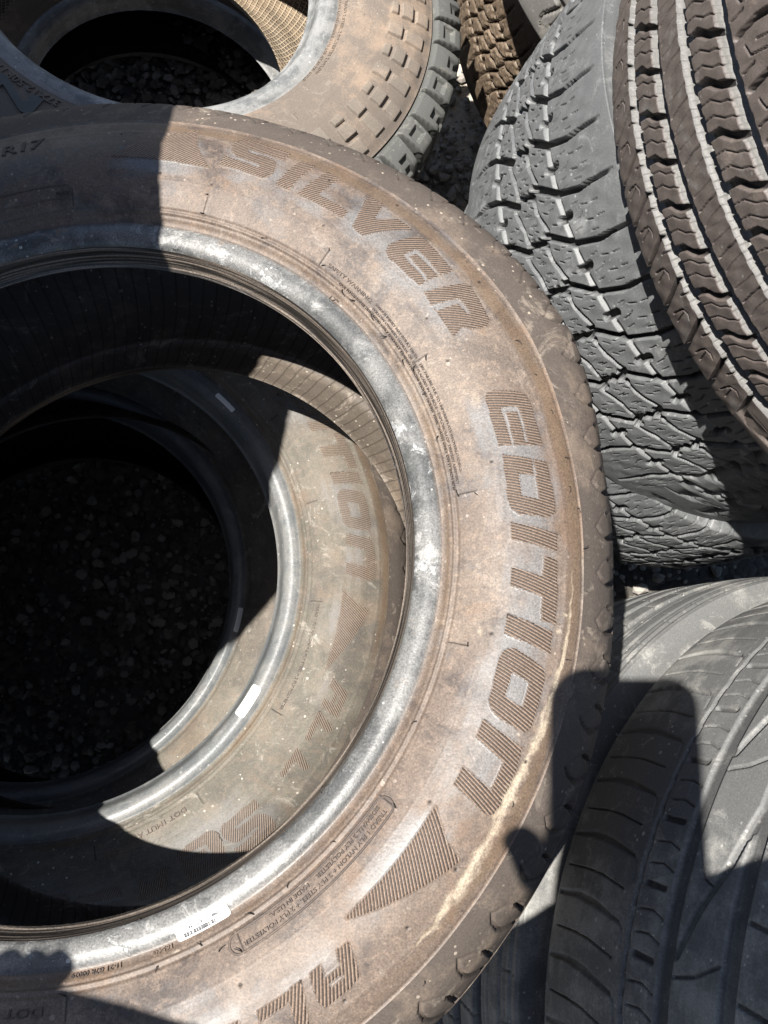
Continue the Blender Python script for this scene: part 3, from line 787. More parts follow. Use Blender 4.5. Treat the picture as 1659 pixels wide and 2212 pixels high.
def pebbles():
    """loose crushed stone, one mesh: many low stones of mixed size"""
    base = []
    ph = (1 + 5 ** .5) / 2
    ico = np.array([(-1, ph, 0), (1, ph, 0), (-1, -ph, 0), (1, -ph, 0), (0, -1, ph), (0, 1, ph), (0, -1, -ph), (0, 1, -ph), (ph, 0, -1), (ph, 0, 1), (-ph, 0, -1), (-ph, 0, 1)]) / math.hypot(1, ph)
    fc = np.array([(0,11,5),(0,5,1),(0,1,7),(0,7,10),(0,10,11),(1,5,9),(5,11,4),(11,10,2),(10,7,6),(7,1,8),(3,9,4),(3,4,2),(3,2,6),(3,6,8),(3,8,9),(4,9,5),(2,4,11),(6,2,10),(8,6,7),(9,8,1)])
    Vs, Fs, Cs = [], [], []; n0 = 0
    zones = [(-.34, .20, .30, 5200, (.002, .0085)), (-.26, .98, .34, 4200, (.003, .011)), (.20, 1.0, .28, 1700, (.003, .012)), (.40, .32, .22, 500, (.003, .012))]
    for x0, y0, rad, cnt, (s0, s1) in zones:
        for _ in range(cnt):
            a = rng.uniform(0, 2 * math.pi); d = rad * math.sqrt(rng.uniform())
            x, y = x0 + d * math.cos(a), y0 + d * math.sin(a)
            s = s0 + (s1 - s0) * rng.uniform() ** 2.6
            v = ico * (1 + rng.uniform(-.28, .28, (12, 1))) * np.array([s * rng.uniform(.8, 1.3), s * rng.uniform(.7, 1.1), s * rng.uniform(.5, .8)])
            c_, s_ = math.cos(a * 7), math.sin(a * 7)
            v = np.stack([v[:, 0] * c_ - v[:, 1] * s_, v[:, 0] * s_ + v[:, 1] * c_, v[:, 2]], 1) + (x, y, s * .25 + rng.uniform(-.003, .003))
            Vs.append(v); Fs.append(fc + n0); n0 += 12; Cs.append(np.full(12, rng.uniform() * .4 + .75 if x0 > .1 else rng.uniform()))  # stones in the tyre openings toned darker, shade put into their colour
    n = NT('crushed_stone')
    tc = n.new("ShaderNodeTexCoord")
    t = n.attr('tone')
    c = n.mix(n.ramp(t, .62, 1.0), (.055, .052, .048), (.30, .285, .26)); c = n.mix(n.math('MULTIPLY', n.noise(tc.outputs['Object'], 180, 3), .5), c, (.30, .25, .20))
    n.link(c, n.b.inputs['Base Color']); n.b.inputs['Roughness'].default_value = .85
    return mesh_obj('gravel', np.vstack(Vs), np.vstack(Fs), n.m, None, {'tone': np.concatenate(Cs)}, smooth_on=False)
kind(pebbles(), 'stuff')

# ------------------------------------------------------------------ the near stack: three road tyres
nA = (-.15, .066, 1.0)
nAv = Vector(nA).normalized()
cA = Vector((-.161, .126, .738)) - nAv * .074
pitsA = [(79.5, 268.5), (71.3, 266), (56.7, 301.5), (52.7, 268.5), (31.5, 269), (24.5, 265.5), (9, 269), (-13, 268), (-25, 305.5), (-37.5, 300), (-44.7, 299), (-53.5, 303.5), (-63.5, 300), (62, 317), (48, 314), (87, 304), (33, 313), (-33.5, 270), (-61.5, 269)]
def warpA(r, TH):
    """an unmounted tyre is never quite round: the crown is pushed out here and there"""
    b = np.interp(np.degrees(TH), [-180, -100, -60, -48, -40, -30, -20, -3, 10, 24, 37, 54, 69, 88, 105, 140, 180], [0, 0, 0, -.001, -.003, -.004, -.005, -.006, -.001, .014, .015, .012, .012, .019, .025, .015, 0])
    k = np.ones(9) / 9
    return b * smooth(.306, .342, r)
rootA, tA = build('brown_dusty_tyre', 'large brown dusty tyre with hatched lettering, lying on top of the near stack',
    cA, nA, (.2127, .349, .074, .1075, .062), (M_beadA, M_sideA, M_treadA, M_linerA), [(-114, 116, .135)],
    side=side_disp(A_letters(0), None, 0, 1.0, pitsA), tread=shoulder_disp(.345, 72), ds=(.0007, .0009, .004), warp=warpA,
    tread_rows=lambda a, b: [(a, a + .075, .0011), (a + .075, b, .004)])
for body, t0, r0, h, te in (
    ("SAFETY WARNING:", 48.3, 248.2, 2.5, 38.8),
    ("SERIOUS INJURY MAY RESULT FROM:  • TIRE FAILURE DUE TO UNDERINFLATION/OVERLOADING-", 38.2, 249.6, 1.6, 8.6),
    ("FOLLOW OWNER'S MANUAL OR TIRE PLACARD IN VEHICLE • EXPLOSION OF TIRE/RIM ASSEMBLY", 38.0, 246.7, 1.5, 7.0),
    ("DUE TO IMPROPER MOUNTING-ONLY SPECIALLY TRAINED PERSONS SHOULD MOUNT TIRES. MOUNT ONLY ON 17 INCH RIMS", 45.0, 244.0, 1.5, 6.4),
    ("17\"", 45.4, 234.0, 3.2, 43.4),
    ("TREAD 1 PLY NYLON + 2 PLY STEEL + 2 PLY POLYESTER", -37.2, 252.3, 2.3, -59.5),
    ("SIDEWALL 2 PLY POLYESTER", -37.4, 248.2, 2.2, -48.4),
    ("MADE IN U.S.A.", -49.6, 248.2, 2.2, -55.4),
    ("11-21 G7R 00029", -74.6, 236.3, 2.6, -81.3),
    ("1654G", -67.8, 236.2, 2.6, -70.6),
    ("DOT 1A84", -84, 249.5, 4.4, -94),
    ("GRR10", 95.6, 253.6, 2.3, 93.6),
    ):
    bent_text('raised_lettering', body, tA, t0, r0 / 1000, h / 1000, M_letterA, end_th=te, raise_=.00055, bold=.006)
bent_text('size_lettering', "R17", tA, 103.5, .2965, .0118, M_letterA, end_th=97.6, raise_=.0005, bold=.02)

def pill(t, a0, a1, r0, r1, name, mat, parent_t=None, w=.0007):
    """raised oval outline on the sidewall"""
    rc = (r0 + r1) / 2; rad = (r1 - r0) / 2; k = math.radians(1) * rc
    pts = []
    n = 60
    for i in range(n): pts.append((a0 + (a1 - a0) * i / n, r0))
    for i in range(16): b = -math.pi / 2 + math.pi * i / 16; pts.append((a1 - math.cos(b) * rad / k * (1 if a1 < a0 else -1), rc + math.sin(b) * rad))
    for i in range(n): pts.append((a1 + (a0 - a1) * i / n, r1))
    for i in range(16): b = math.pi / 2 + math.pi * i / 16; pts.append((a0 - math.cos(b) * rad / k * (1 if a1 < a0 else -1), rc + math.sin(b) * rad))
    tube(t, pts, w, name, mat, True)
def tube(t, pts, w, name, mat, closed=False, lift=.0002, six=5):
    P = np.array(pts); th = np.radians(P[:, 0]); sv = t.s_of_r(P[:, 1]); q, nr = t.at(sv)
    C = np.stack([q[:, 0] * np.cos(th), q[:, 0] * np.sin(th), q[:, 1]], 1)
    Nn = np.stack([nr[:, 0] * np.cos(th), nr[:, 0] * np.sin(th), nr[:, 1]], 1)
    T = np.roll(C, -1, 0) - np.roll(C, 1, 0); T /= np.linalg.norm(T, axis=1)[:, None] + 1e-9
    B = np.cross(T, Nn)
    n = len(C); V = []
    for k in range(six):
        a = 2 * math.pi * k / six; V.append(C + Nn * (lift + math.sin(a) * w * .5) + B * math.cos(a) * w)
    V = np.stack(V, 1).reshape(-1, 3); F = []
    for i in range(n if closed else n - 1):
        j = (i + 1) % n
        for k in range(six):
            l = (k + 1) % six; F.append((i * six + k, j * six + k, j * six + l, i * six + l))
    return mesh_obj(name, V, np.array(F), mat, t.root)
pill(tA, -37.0, -60.0, .2465, .2565, 'raised_outline', M_letterA)
pill(tA, 94.3, 116, .2515, .2605, 'raised_outline', M_letterA)

def hairs():
    """short rubber hairs left by the mould vents"""
    spots = [(71.2, 258.7), (49.4, 256.5), (70.9, 246), (49.2, 246.5), (26.8, 256), (26.5, 247), (5.3, 256), (5.2, 247), (-15.2, 257), (-36.3, 257), (-59.9, 256), (-81.4, 246), (-62.5, 250), (60.5, 243), (44, 243), (41, 243), (36.5, 243), (33, 243), (28.5, 243), (22, 243), (15, 243), (-26, 243.5), (-44, 243), (-52, 243), (-64.2, 243.5), (-70, 243.5), (-57, 243.5), (-41, 219.5), (-72, 219), (75, 220), (58, 321), (64, 322), (81, 324), (36, 316), (14.5, 313), (8.6, 313), (5.2, 312), (2.8, 315.5), (-1.7, 317), (-13.8, 311), (-47, 323), (-54, 322), (-29.5, 308.5), (19, 313), (24, 311)]
    for t, r in spots:
        Vs, Fs = [], []; n0 = 0
        sv = tA.s_of_r(np.array([r / 1000])); q, nr = tA.at(sv); th = math.radians(t)
        er = np.array([math.cos(th), math.sin(th), 0]); et = np.array([-math.sin(th), math.cos(th), 0]); ez = np.array([0, 0, 1.0])
        nn = er * nr[0, 0] + ez * nr[0, 1]; p = er * q[0, 0] + ez * q[0, 1]
        d = et * rng.uniform(-1, 1) + er * rng.uniform(-.6, .6); d /= np.linalg.norm(d)
        L = rng.uniform(.0022, .0046); w = .00045
        C = [p, p + nn * L * .35 + d * L * .2, p + nn * L * .5 + d * L * .65, p + nn * L * .3 + d * L * 1.05]
        side = np.cross(d, nn)
        for k, c in enumerate(C):
            ww = w * (1 - k * .2)
            Vs += [c + side * ww, c + nn * ww, c - side * ww, c - nn * ww]
        for k in range(3):
            for m in range(4):
                a = n0 + k * 4 + m; b = n0 + k * 4 + (m + 1) % 4; Fs.append((a, b, b + 4, a + 4))
        mesh_obj('mould_hair', np.array(Vs), np.array(Fs), M_flash, rootA)
hairs()

def surf_patch(t, name, a0, a1, r0, r1, mat, parent, lift, rot=0.0, nu=26, nv=12, bulge=0.0, corner=.25, rads=None):
    """thin sticker that follows the bead: rounded rectangle over angle a0..a1 and the profile between radii r0 and r1"""
    s0, s1 = t.s_of_r(np.array([r0, r1]))
    m = 24; out = []
    ring = []
    def sup(u, v):
        return u, v
    V = []
    A = np.linspace(0, 1, nu + 1); Bv = np.linspace(0, 1, nv + 1)
    W = abs(math.radians(a1 - a0)) * r0; Hh = s1 - s0; cr = corner * Hh
    for l in (lift, lift - .00025):
        for v in Bv:
            x = v * Hh; e = 0
            dd = max(cr - x, x - (Hh - cr), 0); e = cr - math.sqrt(max(cr * cr - dd * dd, 0))
            f = e / W
            for u in A:
                uu = f + (1 - 2 * f) * u
                th = math.radians(a0 + (a1 - a0) * uu); sv = np.array([s0 + x])
                q, nr = t.at(sv); rr = q[0, 0] + nr[0, 0] * l; zz = q[0, 1] + nr[0, 1] * l
                V.append((rr * math.cos(th), rr * math.sin(th), zz))
    F = []; n1 = nu + 1; off = n1 * (nv + 1)
    for b in range(nv):
        for a in range(nu):
            F.append((b * n1 + a, b * n1 + a + 1, (b + 1) * n1 + a + 1, (b + 1) * n1 + a))
            F.append((off + b * n1 + a, off + (b + 1) * n1 + a, off + (b + 1) * n1 + a + 1, off + b * n1 + a + 1))
    for a in range(nu):
        F.append((a, off + a, off + a + 1, a + 1)); c = nv * n1; F.append((c + a, c + a + 1, off + c + a + 1, off + c + a))
    for b in range(nv):
        F.append((b * n1, (b + 1) * n1, off + (b + 1) * n1, off + b * n1)); c = nu; F.append((b * n1 + c, off + b * n1 + c, off + (b + 1) * n1 + c, (b + 1) * n1 + c))
    return mesh_obj(name, np.array(V), np.array(F), mat, parent)
lab = surf_patch(tA, 'barcode_label', -59.7, -67.2, .2302, .2372, M_white, rootA, .0006)
def bars(t, parent):
    Vs, Fs = [], []; n0 = 0; r_ = random.Random(5)
    s0, s1 = t.s_of_r(np.array([.2302, .2372])); Hh = s1 - s0
    def bar(a0, a1, f0, f1):
        nonlocal n0
        for f in np.linspace(f0, f1, 9):
            q, nr = t.at(np.array([s0 + Hh * f]))
            for a in (a0, a1):
                th = math.radians(a); l = .00095; rr = q[0, 0] + nr[0, 0] * l
                Vs.append((rr * math.cos(th), rr * math.sin(th), q[0, 1] + nr[0, 1] * l))
        for k in range(8): Fs.append((n0 + 2 * k, n0 + 2 * k + 1, n0 + 2 * k + 3, n0 + 2 * k + 2))
        n0 += 18
    a = -61.2
    while a > -66.3:
        w = r_.choice((.05, .05, .08, .12)); bar(a, a - w, .50, .90); a -= w + r_.choice((.05, .08, .12))
    a = -60.3
    while a > -65.2:
        w = r_.choice((.05, .09, .14))
        if r_.random() < .75: bar(a, a - w, .12 + .1 * r_.random(), .36)
        a -= w + r_.choice((.06, .1, .16))
    return mesh_obj('printed_bars', np.array(Vs), np.array(Fs), M_ink, parent)
bars(tA, lab)

rootB, tB = build('pale_dusty_tyre', 'pale grey dusty tyre under the brown tyre, seen through its opening',
    (-.257, .171, .462 - .076), (0.0, 0, 1.0), (.2127, .346, .076, .116, .062), (M_beadB, M_sideB, M_treadA, M_linerB), [(-88, 75, .19)],
    side=side_disp(A_letters(29.5), None, 29.5, .25, [(t + 22, r) for t, r in pitsA[:9]], depth=.0004), tread=shoulder_disp(.342, 72), ds=(.001, .0016, .004),
    tread_rows=lambda a, b: [(a, a + .06, .0016), (a + .06, b, .005)])
surf_patch(tB, 'blank_label', -27.4, -35.2, .2205, .2296, M_white, rootB, .0007)
surf_patch(tB, 'blank_label', 48.6, 42.6, .2255, .2300, M_white, rootB, .0007)
for body, t0, r0, h, te in (("TREAD 1 PLY NYLON + 2 PLY STEEL + 2 PLY POLYESTER", -7.2, 252.3, 2.3, -29.5), ("DOT 1MUT AYLT", -55, 249.5, 4.2, -68)):
    bent_text('raised_lettering', body, tB, t0, r0 / 1000, h / 1000, M_sideB if False else M_letterA, end_th=te, raise_=.00045)
rootC, tC = build('black_road_tyre', 'dark road tyre at the bottom of the near stack, white mark on its bead',
    (-.322, .195, .262 - .088), (0.0, 0, 1.0), (.2127, .346, .088, .150, .066), (M_beadB, M_sideB, M_treadA, M_linerC), [(-80, 60, .5)],
    side=None, tread=shoulder_disp(.342, 72), ds=(.002, .003, .005))
surf_patch(tC, 'blank_label', -6.9, -13.6, .2292, .2345, M_white, rootC, .0007)

# ------------------------------------------------------------------ mud-terrain tyre and the one below it
M_sideM = rubber('clay_sidewall', (.140, .118, .10), (.235, .18, .138), .58, .7, 8, .6, (.30, .27, .23), .2, 41, .25, groove=((.10, .08, .062), .6))
M_treadM = rubber('grey_lug_rubber', (.085, .087, .082), (.165, .158, .135), .5, .62, 14, .4, (.45, .43, .38), .1, 43, .4, groove=((.05, .046, .040), .85))
M_beadM = rubber('silvery_bead', (.13, .135, .135), (.24, .24, .235), .5, .38, 14, .8, (.55, .55, .53), .6, 45, .5)
def honey(x):
    n = x['n']
    cb = n.new("ShaderNodeCombineXYZ"); n.link(n.math('MULTIPLY', x['r'], 1.0), cb.inputs[0]); n.link(n.math('MULTIPLY', x['th'], .24), cb.inputs[1])
    rows = n.math('SINE', n.math('MULTIPLY', n.math('ADD', x['r'], n.math('MULTIPLY', x['th'], .10)), 980))
    cols_ = n.math('SINE', n.math('MULTIPLY', n.math('SUBTRACT', n.math('MULTIPLY', x['th'], .24), n.math('MULTIPLY', x['r'], .5)), 760))
    hcell = n.math('MAXIMUM', rows, cols_)
    x['h2'] = n.ramp(hcell, .2, 1.0); x['h2d'] = .0015
    x['c'] = n.mix(n.ramp(hcell, .3, 1), x['c'], n.mix(x['mid'], (.30, .22, .14), (.42, .36, .27)))
M_linerM = rubber('honeycomb_liner', (.13, .105, .08), (.28, .20, .13), .6, .65, 9, .4, (.42, .37, .3), .2, 47, .3, extra=honey)

nM = (.207, -.016, 1.0)
rootM, tM = build('mud_tyre', 'brown mud terrain tyre with blocky sidewall and square shoulder lugs',
    (-.2333, .8829, .3548), nM, (.1875, .380, .090, .128, .100), (M_beadM, M_sideM, M_treadM, M_linerM), [(-75, 12, .13), (-140, -75, .3)],
    side=mud_side_disp(29), tread=tread_mud(.38, 29), ds=(.0009, .0014, .006),
    tread_rows=lambda a, b: [(a - 0, a + .085, .0010), (a + .085, b - .05, .0025), (b - .05, b, .004)])
bent_text('size_lettering', "37X12.50R17LT", tM, -109, .2275, .0105, M_sideM, end_th=-131, raise_=.0013, bold=.01)
bent_text('raised_lettering', "NI", tM, -112, .2400, .026, M_treadM, end_th=-129, raise_=.0022, bold=.04)
bent_text('raised_lettering', "MAX LOAD SINGLE 3195 LBS AT 50 PSI COLD", tM, -2, .2200, .003, M_sideM, end_th=-36, raise_=.0006)
bent_text('raised_lettering', "TREAD 2 STEEL 2 POLYESTER 2 NYLON", tM, -2, .2265, .003, M_sideM, end_th=-32, raise_=.0006)
nM2 = (.2, -.02, 1.0)
rootM2, tM2 = build('flat_tyre_below', 'dark tyre on the gravel beneath the mud terrain tyre, bright bead in its opening',
    (-.262, .935, .075), nM2, (.1875, .365, .046, .085, .06), (M_beadM, M_sideM, M_treadM, M_linerC), [(-60, 20, .6)], ds=(.003, .004, .006))
rootM2.name = 'sunken_tyre'

# ------------------------------------------------------------------ the leaning stack on the right
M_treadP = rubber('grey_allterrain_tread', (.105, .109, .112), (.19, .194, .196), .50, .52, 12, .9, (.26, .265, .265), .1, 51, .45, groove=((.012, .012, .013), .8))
M_sideP = rubber('grey_sidewall', (.12, .122, .124), (.21, .21, .205), .5, .6, 8, .5, (.4, .4, .39), .3, 53, .4)
M_treadQ = rubber('brown_touring_tread', (.088, .073, .066), (.155, .128, .111), .50, .55, 13, .9, (.16, .157, .15), .1, 55, .45, groove=((.012, .012, .013), .85))
M_sideQ = rubber('brown_sidewall', (.08, .062, .052), (.15, .11, .085), .5, .6, 8, .5, (.35, .3, .25), .3, 57, .4)
M_treadF = rubber('pale_worn_tread', (.135, .136, .134), (.27, .266, .25), .50, .58, 9, 1.0, (.42, .41, .38), .3, 59, .35, groove=((.016, .016, .017), .55))
M_sideF = rubber('pale_sidewall', (.14, .14, .136), (.26, .255, .24), .5, .65, 8, .8, (.5, .49, .46), .3, 61, .3)
M_treadK = rubber('black_ribbed_tread', (.075, .068, .055), (.12, .105, .08), .5, .65, 10, .3, (.3, .28, .25), .2, 63, .35, groove=((.02, .024, .034), .9))

nP = Vector((.2792, -.0234, .96)).normalized()
kP = .857
cP = Vector((0, 0, CAMZ)) + (Vector((.5384, .635, .3706)) + nP * .007 - Vector((0, 0, CAMZ))) * kP
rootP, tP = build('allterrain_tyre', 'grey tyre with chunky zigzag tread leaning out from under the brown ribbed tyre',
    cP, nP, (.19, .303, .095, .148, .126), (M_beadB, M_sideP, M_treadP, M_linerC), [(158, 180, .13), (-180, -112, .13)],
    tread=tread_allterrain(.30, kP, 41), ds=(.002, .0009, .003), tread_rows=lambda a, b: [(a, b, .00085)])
rootP2, tP2 = build('allterrain_tyre', 'second grey tyre with the same chunky tread, in shade under the upper one',
    cP - nP * .215 + Vector((.035, -.02, 0)), nP, (.19, .30, .07, .112, .088), (M_beadB, M_sideP, M_treadP, M_linerC), [(-165, -95, .2)],
    tread=tread_allterrain(.30, kP, 41), ds=(.003, .0014, .004))
nQ = Vector((.1118, -.1294, .9853)).normalized()
kQ = .93
cQ = Vector((0, 0, CAMZ)) + (Vector((.6417, .5179, .7565)) - nQ * .004 - Vector((0, 0, CAMZ))) * kQ
QK = kQ
def scaled(fn, k):
    def f(S, TH, q): 
        H, a = fn(S, TH, q / k)
        return H * k, a
    return f
rootQ, tQ = build('touring_tyre', 'brown tyre with five straight ribs and S shaped cuts, on top at the right edge',
    cQ, nQ, (.2127, .41 * kQ, .08, .125, .100), (M_beadB, M_sideQ, M_treadQ, M_linerC), [(160, 180, .09), (-180, -140, .09)],
    tread=scaled(tread_touring(.41, 73), kQ), ds=(.002, .0009, .003), tread_rows=lambda a, b: [(a, b, .0006)])

# ------------------------------------------------------------------ lower right stack
nF = Vector((.333, -.067, .941)).normalized()
cF = Vector((.511, -.188, .600))
rootF, tF = build('worn_tyre', 'pale grey tyre with worn broad tread, half in shadow at lower right',
    cF, nF, (.2, .34, .08, .135, .112), (M_beadB, M_sideF, M_treadF, M_linerC), [(100, 178, .13)],
    tread=tread_worn(.34, 50), ds=(.002, .001, .003), tread_rows=lambda a, b: [(a, b, .0009)])
rootG, tG = build('ribbed_tyre', 'grey ribbed tyre squeezed between the brown tyre and the worn tyre',
    cF - nF * .235 + Vector((-.005, .01, 0)), nF, (.2, .345, .08, .13, .105), (M_beadB, M_sideF, M_treadF, M_linerC), [(95, 180, .2), (-180, -150, .2)],
    tread=tread_ribbed(.345, 60), side=ring_disp, ds=(.0015, .0014, .004))
rootH, tH = build('ribbed_tyre', 'dark ribbed tyre low in the gap beside the near stack',
    cF - nF * .46 + Vector((.02, .01, 0)), (.2, -.03, .97), (.2, .345, .08, .12, .10), (M_beadB, M_sideF, M_treadK, M_linerC), [(95, 180, .35), (-180, -150, .35)],
    tread=tread_ribbed(.345, 60), ds=(.003, .002, .004))

# ------------------------------------------------------------------ stack behind, top of the picture
M_treadT = rubber('tan_knobby_tread', (.10, .073, .05), (.22, .165, .118), .55, .65, 12, .5, (.45, .38, .3), .1, 65, .3, groove=((.05, .035, .024), .75))
M_treadT2 = rubber('grey_shoulder_tread', (.14, .135, .125), (.27, .25, .22), .5, .5, 10, .4, (.45, .42, .38), .1, 67, .4, groove=((.05, .042, .034), .6))
M_sideT = rubber('pinkish_sidewall', (.17, .13, .105), (.28, .21, .165), .5, .55, 8, .3, (.4, .34, .28), .3, 69, .3)
rootT1, tT1 = build('knobby_tyre', 'tan knobby tyre standing on pale sand behind the mud terrain tyre',
    (.565, 1.12, .17), (.22, -.05, 1), (.2, .375, .08, .125, .100), (M_beadB, M_sideT, M_treadT, M_linerC), [(140, 180, .3), (-180, -110, .3)],
    tread=tread_allterrain(.375, .6, 78, .009), ds=(.003, .0018, .004))
rootT2, tT2 = build('lugged_tyre', 'greyish tyre with plain pinkish sidewall lying over the tan knobby tyre',
    (.525, 1.07, .43), (.42, -.1, 1), (.2, .36, .08, .125, .095), (M_beadB, M_sideT, M_treadT2, M_linerC), [(140, 180, .3), (-180, -110, .3)],
    tread=shoulder_disp(.36, 56, 0, .004), ds=(.002, .0018, .004))
rootT3, tT3 = build('knobby_tyre', 'tan knobby tyre at the top edge, right of the pinkish sidewall',
    (.56, 1.04, .66), (.3, -.1, 1), (.2, .36, .08, .125, .100), (M_beadB, M_sideT, M_treadT, M_linerC), [(140, 180, .3), (-180, -110, .3)],
    tread=tread_allterrain(.36, .6, 75, .009), ds=(.003, .0018, .004))

# ------------------------------------------------------------------ unseen stack at the left, added so its top wheel shades the near stack
side_mats = (M_beadB, M_sideP, M_treadA, M_linerC)
for k, (x, y) in enumerate(((-1.06, .40), (-1.03, .37), (-1.00, .36), (-.97, .36))):
    build('unseen_stack_tyre', ['lowest tyre of the unseen stack added left of the near stack', 'second tyre up in the unseen stack added left of the near stack', 'third tyre up in the unseen stack added left of the near stack', 'fourth tyre up in the added unseen stack, just under the shading wheel'][k],
        (x, y, .12 + .24 * k), (0, 0, 1), (.2127, .345, .075, .119, .07), side_mats, [(-90, 60, .8)], tread=shoulder_disp(.345, 72), ds=(.003, .004, .006), group='unseen tyres added at the left')
rootW, tW = build('wheel', 'unseen wheel with tyre on a steel rim, added to shade the near stack',
    (-.615, .357, 1.10), (0, 0, 1), (.2127, .360, .085, .110, .07), side_mats, [(-90, 60, .6)], tread=shoulder_disp(.36, 72), ds=(.002, .003, .005))
def rim(parent):  # closed disc added so no sun leaks through the unseen wheel
    pr = [(.035, .0), (.09, .012), (.14, -.01), (.175, -.03), (.19, -.02), (.196, .05), (.210, .078), (.222, .093), (.226, .088), (.214, .070), (.200, .045), (.196, -.03), (.196, -.07), (.212, -.085), (.224, -.094)]
    n = 96; th = np.linspace(-np.pi, np.pi, n, endpoint=False); pr = np.array([(0.0, .0)] + pr)
    V = np.stack([pr[:, 0][:, None] * np.cos(th), pr[:, 0][:, None] * np.sin(th), pr[:, 1][:, None] + 0 * th], -1).reshape(-1, 3)
    i = np.arange(len(pr) - 1)[:, None] * n; j = np.arange(n)[None, :]; j2 = (j + 1) % n
    F = np.stack([i + j, i + j2, i + n + j2, i + n + j], -1).reshape(-1, 4)
    return mesh_obj('rim', V, F, plain('rusty_steel', (.22, .17, .13), .6, .5), parent)
rim(rootW)

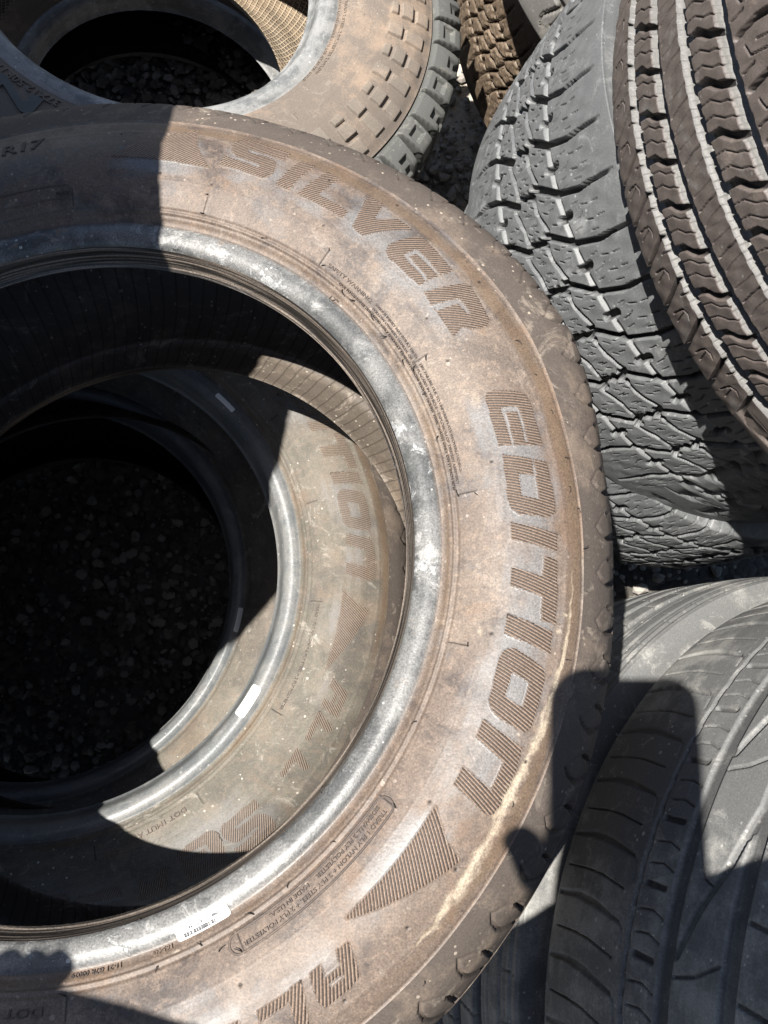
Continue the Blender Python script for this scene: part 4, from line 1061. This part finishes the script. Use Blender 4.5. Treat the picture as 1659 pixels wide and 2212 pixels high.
# ------------------------------------------------------------------ photographer (outside the frame; only the shadow is seen) and the phone
def photographer():
    J = {'pelvis': ((.18, -.50, .90), .15), 'waist': ((.20, -.38, 1.0), .145), 'chest': ((.225, -.215, 1.12), .17), 'neck0': ((.235, -.235, 1.29), .075), 'neck': ((.24, -.235, 1.36), .055), 'head0': ((.245, -.225, 1.43), .085), 'head': ((.25, -.22, 1.51), .085), 'crown': ((.25, -.22, 1.57), .05),
         'shR': ((.40, -.16, 1.20), .13), 'elR': ((.245, -.105, 1.12), .085), 'wrR': ((-.01, -.195, 1.24), .078), 'haR': ((-.045, -.130, 1.265), .076),
         'shL': ((.052, -.185, 1.20), .10), 'elL': ((-.165, -.27, 1.11), .055), 'wrL': ((-.205, -.207, 1.19), .078), 'haL': ((-.308, -.170, 1.20), .076),
         'hipR': ((.27, -.54, .84), .10), 'knR': ((.27, -.66, .47), .068), 'anR': ((.27, -.72, .09), .045), 'toR': ((.27, -.60, .04), .04),
         'hipL': ((.09, -.54, .84), .10), 'knL': ((.07, -.66, .47), .068), 'anL': ((.05, -.72, .09), .045), 'toL': ((.04, -.60, .04), .04)}
    for s, c in (('R', (-.035, -.118, 1.275)), ('L', (-.308, -.160, 1.20))):
        for k in range(4):
            a = -.6 + .4 * k
            base = Vector(c) + Vector((math.sin(a) * .028, .02, math.cos(a) * .02 - .012))
            d = Vector((-.010 + .008 * k, .026, .008)) if s == 'R' else Vector((-.006 + .004 * k, .012, .004))
            J[f'f{s}{k}a'] = (tuple(base), .0105); J[f'f{s}{k}b'] = (tuple(base + d), .0098); J[f'f{s}{k}c'] = (tuple(base + d * 1.5 + Vector((0, -.004, -.012))), .0082)
        J[f'f{s}ta'] = (tuple(Vector(c) + Vector((.012 if s == 'L' else -.012, -.005, .008))), .012); J[f'f{s}tb'] = (tuple(Vector(c) + Vector((.020 if s == 'L' else -.018, .020, .012))), .0095)
    E = [('pelvis', 'waist'), ('waist', 'chest'), ('chest', 'neck0'), ('neck0', 'neck'), ('neck', 'head0'), ('head0', 'head'), ('head', 'crown'), ('chest', 'shR'), ('shR', 'elR'), ('elR', 'wrR'), ('wrR', 'haR'), ('chest', 'shL'), ('shL', 'elL'), ('elL', 'wrL'), ('wrL', 'haL'),
         ('pelvis', 'hipR'), ('hipR', 'knR'), ('knR', 'anR'), ('anR', 'toR'), ('pelvis', 'hipL'), ('hipL', 'knL'), ('knL', 'anL'), ('anL', 'toL')]
    for s in 'RL':
        for k in range(4): E += [(f'ha{s}', f'f{s}{k}a'), (f'f{s}{k}a', f'f{s}{k}b'), (f'f{s}{k}b', f'f{s}{k}c')]
        E += [(f'ha{s}', f'f{s}ta'), (f'f{s}ta', f'f{s}tb')]
    names = list(J); idx = {k: i for i, k in enumerate(names)}
    me = bpy.data.meshes.new('person'); me.from_pydata([J[k][0] for k in names], [(idx[a], idx[b]) for a, b in E], [])
    o = bpy.data.objects.new('person', me); col.objects.link(o)
    sk = o.modifiers.new('skin', 'SKIN')
    for i, k in enumerate(names):
        v = me.skin_vertices[0].data[i]; v.radius = (J[k][1], J[k][1]); v.use_root = (k == 'pelvis')
    ss = o.modifiers.new('sub', 'SUBSURF'); ss.levels = 2; ss.render_levels = 2
    dg = bpy.context.evaluated_depsgraph_get(); m2 = bpy.data.meshes.new_from_object(o.evaluated_get(dg))
    o.modifiers.clear(); o.data = m2
    for m in (plain('navy_jacket', (.03, .035, .05), .8), plain('skin', (.42, .26, .19), .5), plain('dark_trousers', (.035, .035, .04), .85)): m2.materials.append(m)
    for p in m2.polygons:
        c = p.center; p.use_smooth = True
        hand = (Vector(c) - Vector((-.042, -.12, 1.27))).length < .06 or (Vector(c) - Vector((-.308, -.155, 1.20))).length < .06
        p.material_index = 1 if (c.z > 1.335 or hand) else (2 if c.z < .93 else 0)
    # hair as a cap over the skull
    return o
person = photographer()
tag(person, 'person in navy jacket leaning over the tyres with a phone, seen only as shadow', 'person')
def phone_mesh(w, h, t, rad):
    out = []
    for sx, sy, a0 in ((1, 1, 0), (-1, 1, 90), (-1, -1, 180), (1, -1, 270)):
        for k in range(9):
            a = math.radians(a0 + 90 * k / 8); out.append((sx * (w / 2 - rad) + rad * math.cos(a), sy * (h / 2 - rad) + rad * math.sin(a)))
    n = len(out); prof = [(.0, -t / 2, .0015), (0, -t / 2 + .0015, 0), (0, t / 2 - .0015, 0), (0, t / 2, .0015)]
    V = []
    for _, z, inset in prof:
        for x, y in out:
            L = math.hypot(x, y); V.append((x - x / L * inset, y - y / L * inset, z))
    V += [(0, 0, -t / 2), (0, 0, t / 2)]
    F = []
    for k in range(3):
        for i in range(n):
            j = (i + 1) % n; F += [(k * n + i, k * n + j, (k + 1) * n + j), (k * n + i, (k + 1) * n + j, (k + 1) * n + i)]
    for i in range(n):
        j = (i + 1) % n; F += [(4 * n, j, i), (4 * n + 1, 3 * n + i, 3 * n + j)]
    return np.array(V), np.array(F)
pv, pf = phone_mesh(.087, .168, .010, .020)
phone = mesh_obj('phone', pv, pf, plain('black_phone_glass', (.01, .01, .012), .15), None, smooth_on=False)
off = cx * (-.0125) + cy * (-.062) + cz * .012
phone.matrix_world = Matrix(((cx.x, cy.x, cz.x, off.x), (cx.y, cy.y, cz.y, off.y), (cx.z, cy.z, cz.z, CAMZ + off.z), (0, 0, 0, 1)))
tag(phone, 'black phone held above the tyres, its shadow on the pale worn tyre', 'phone')
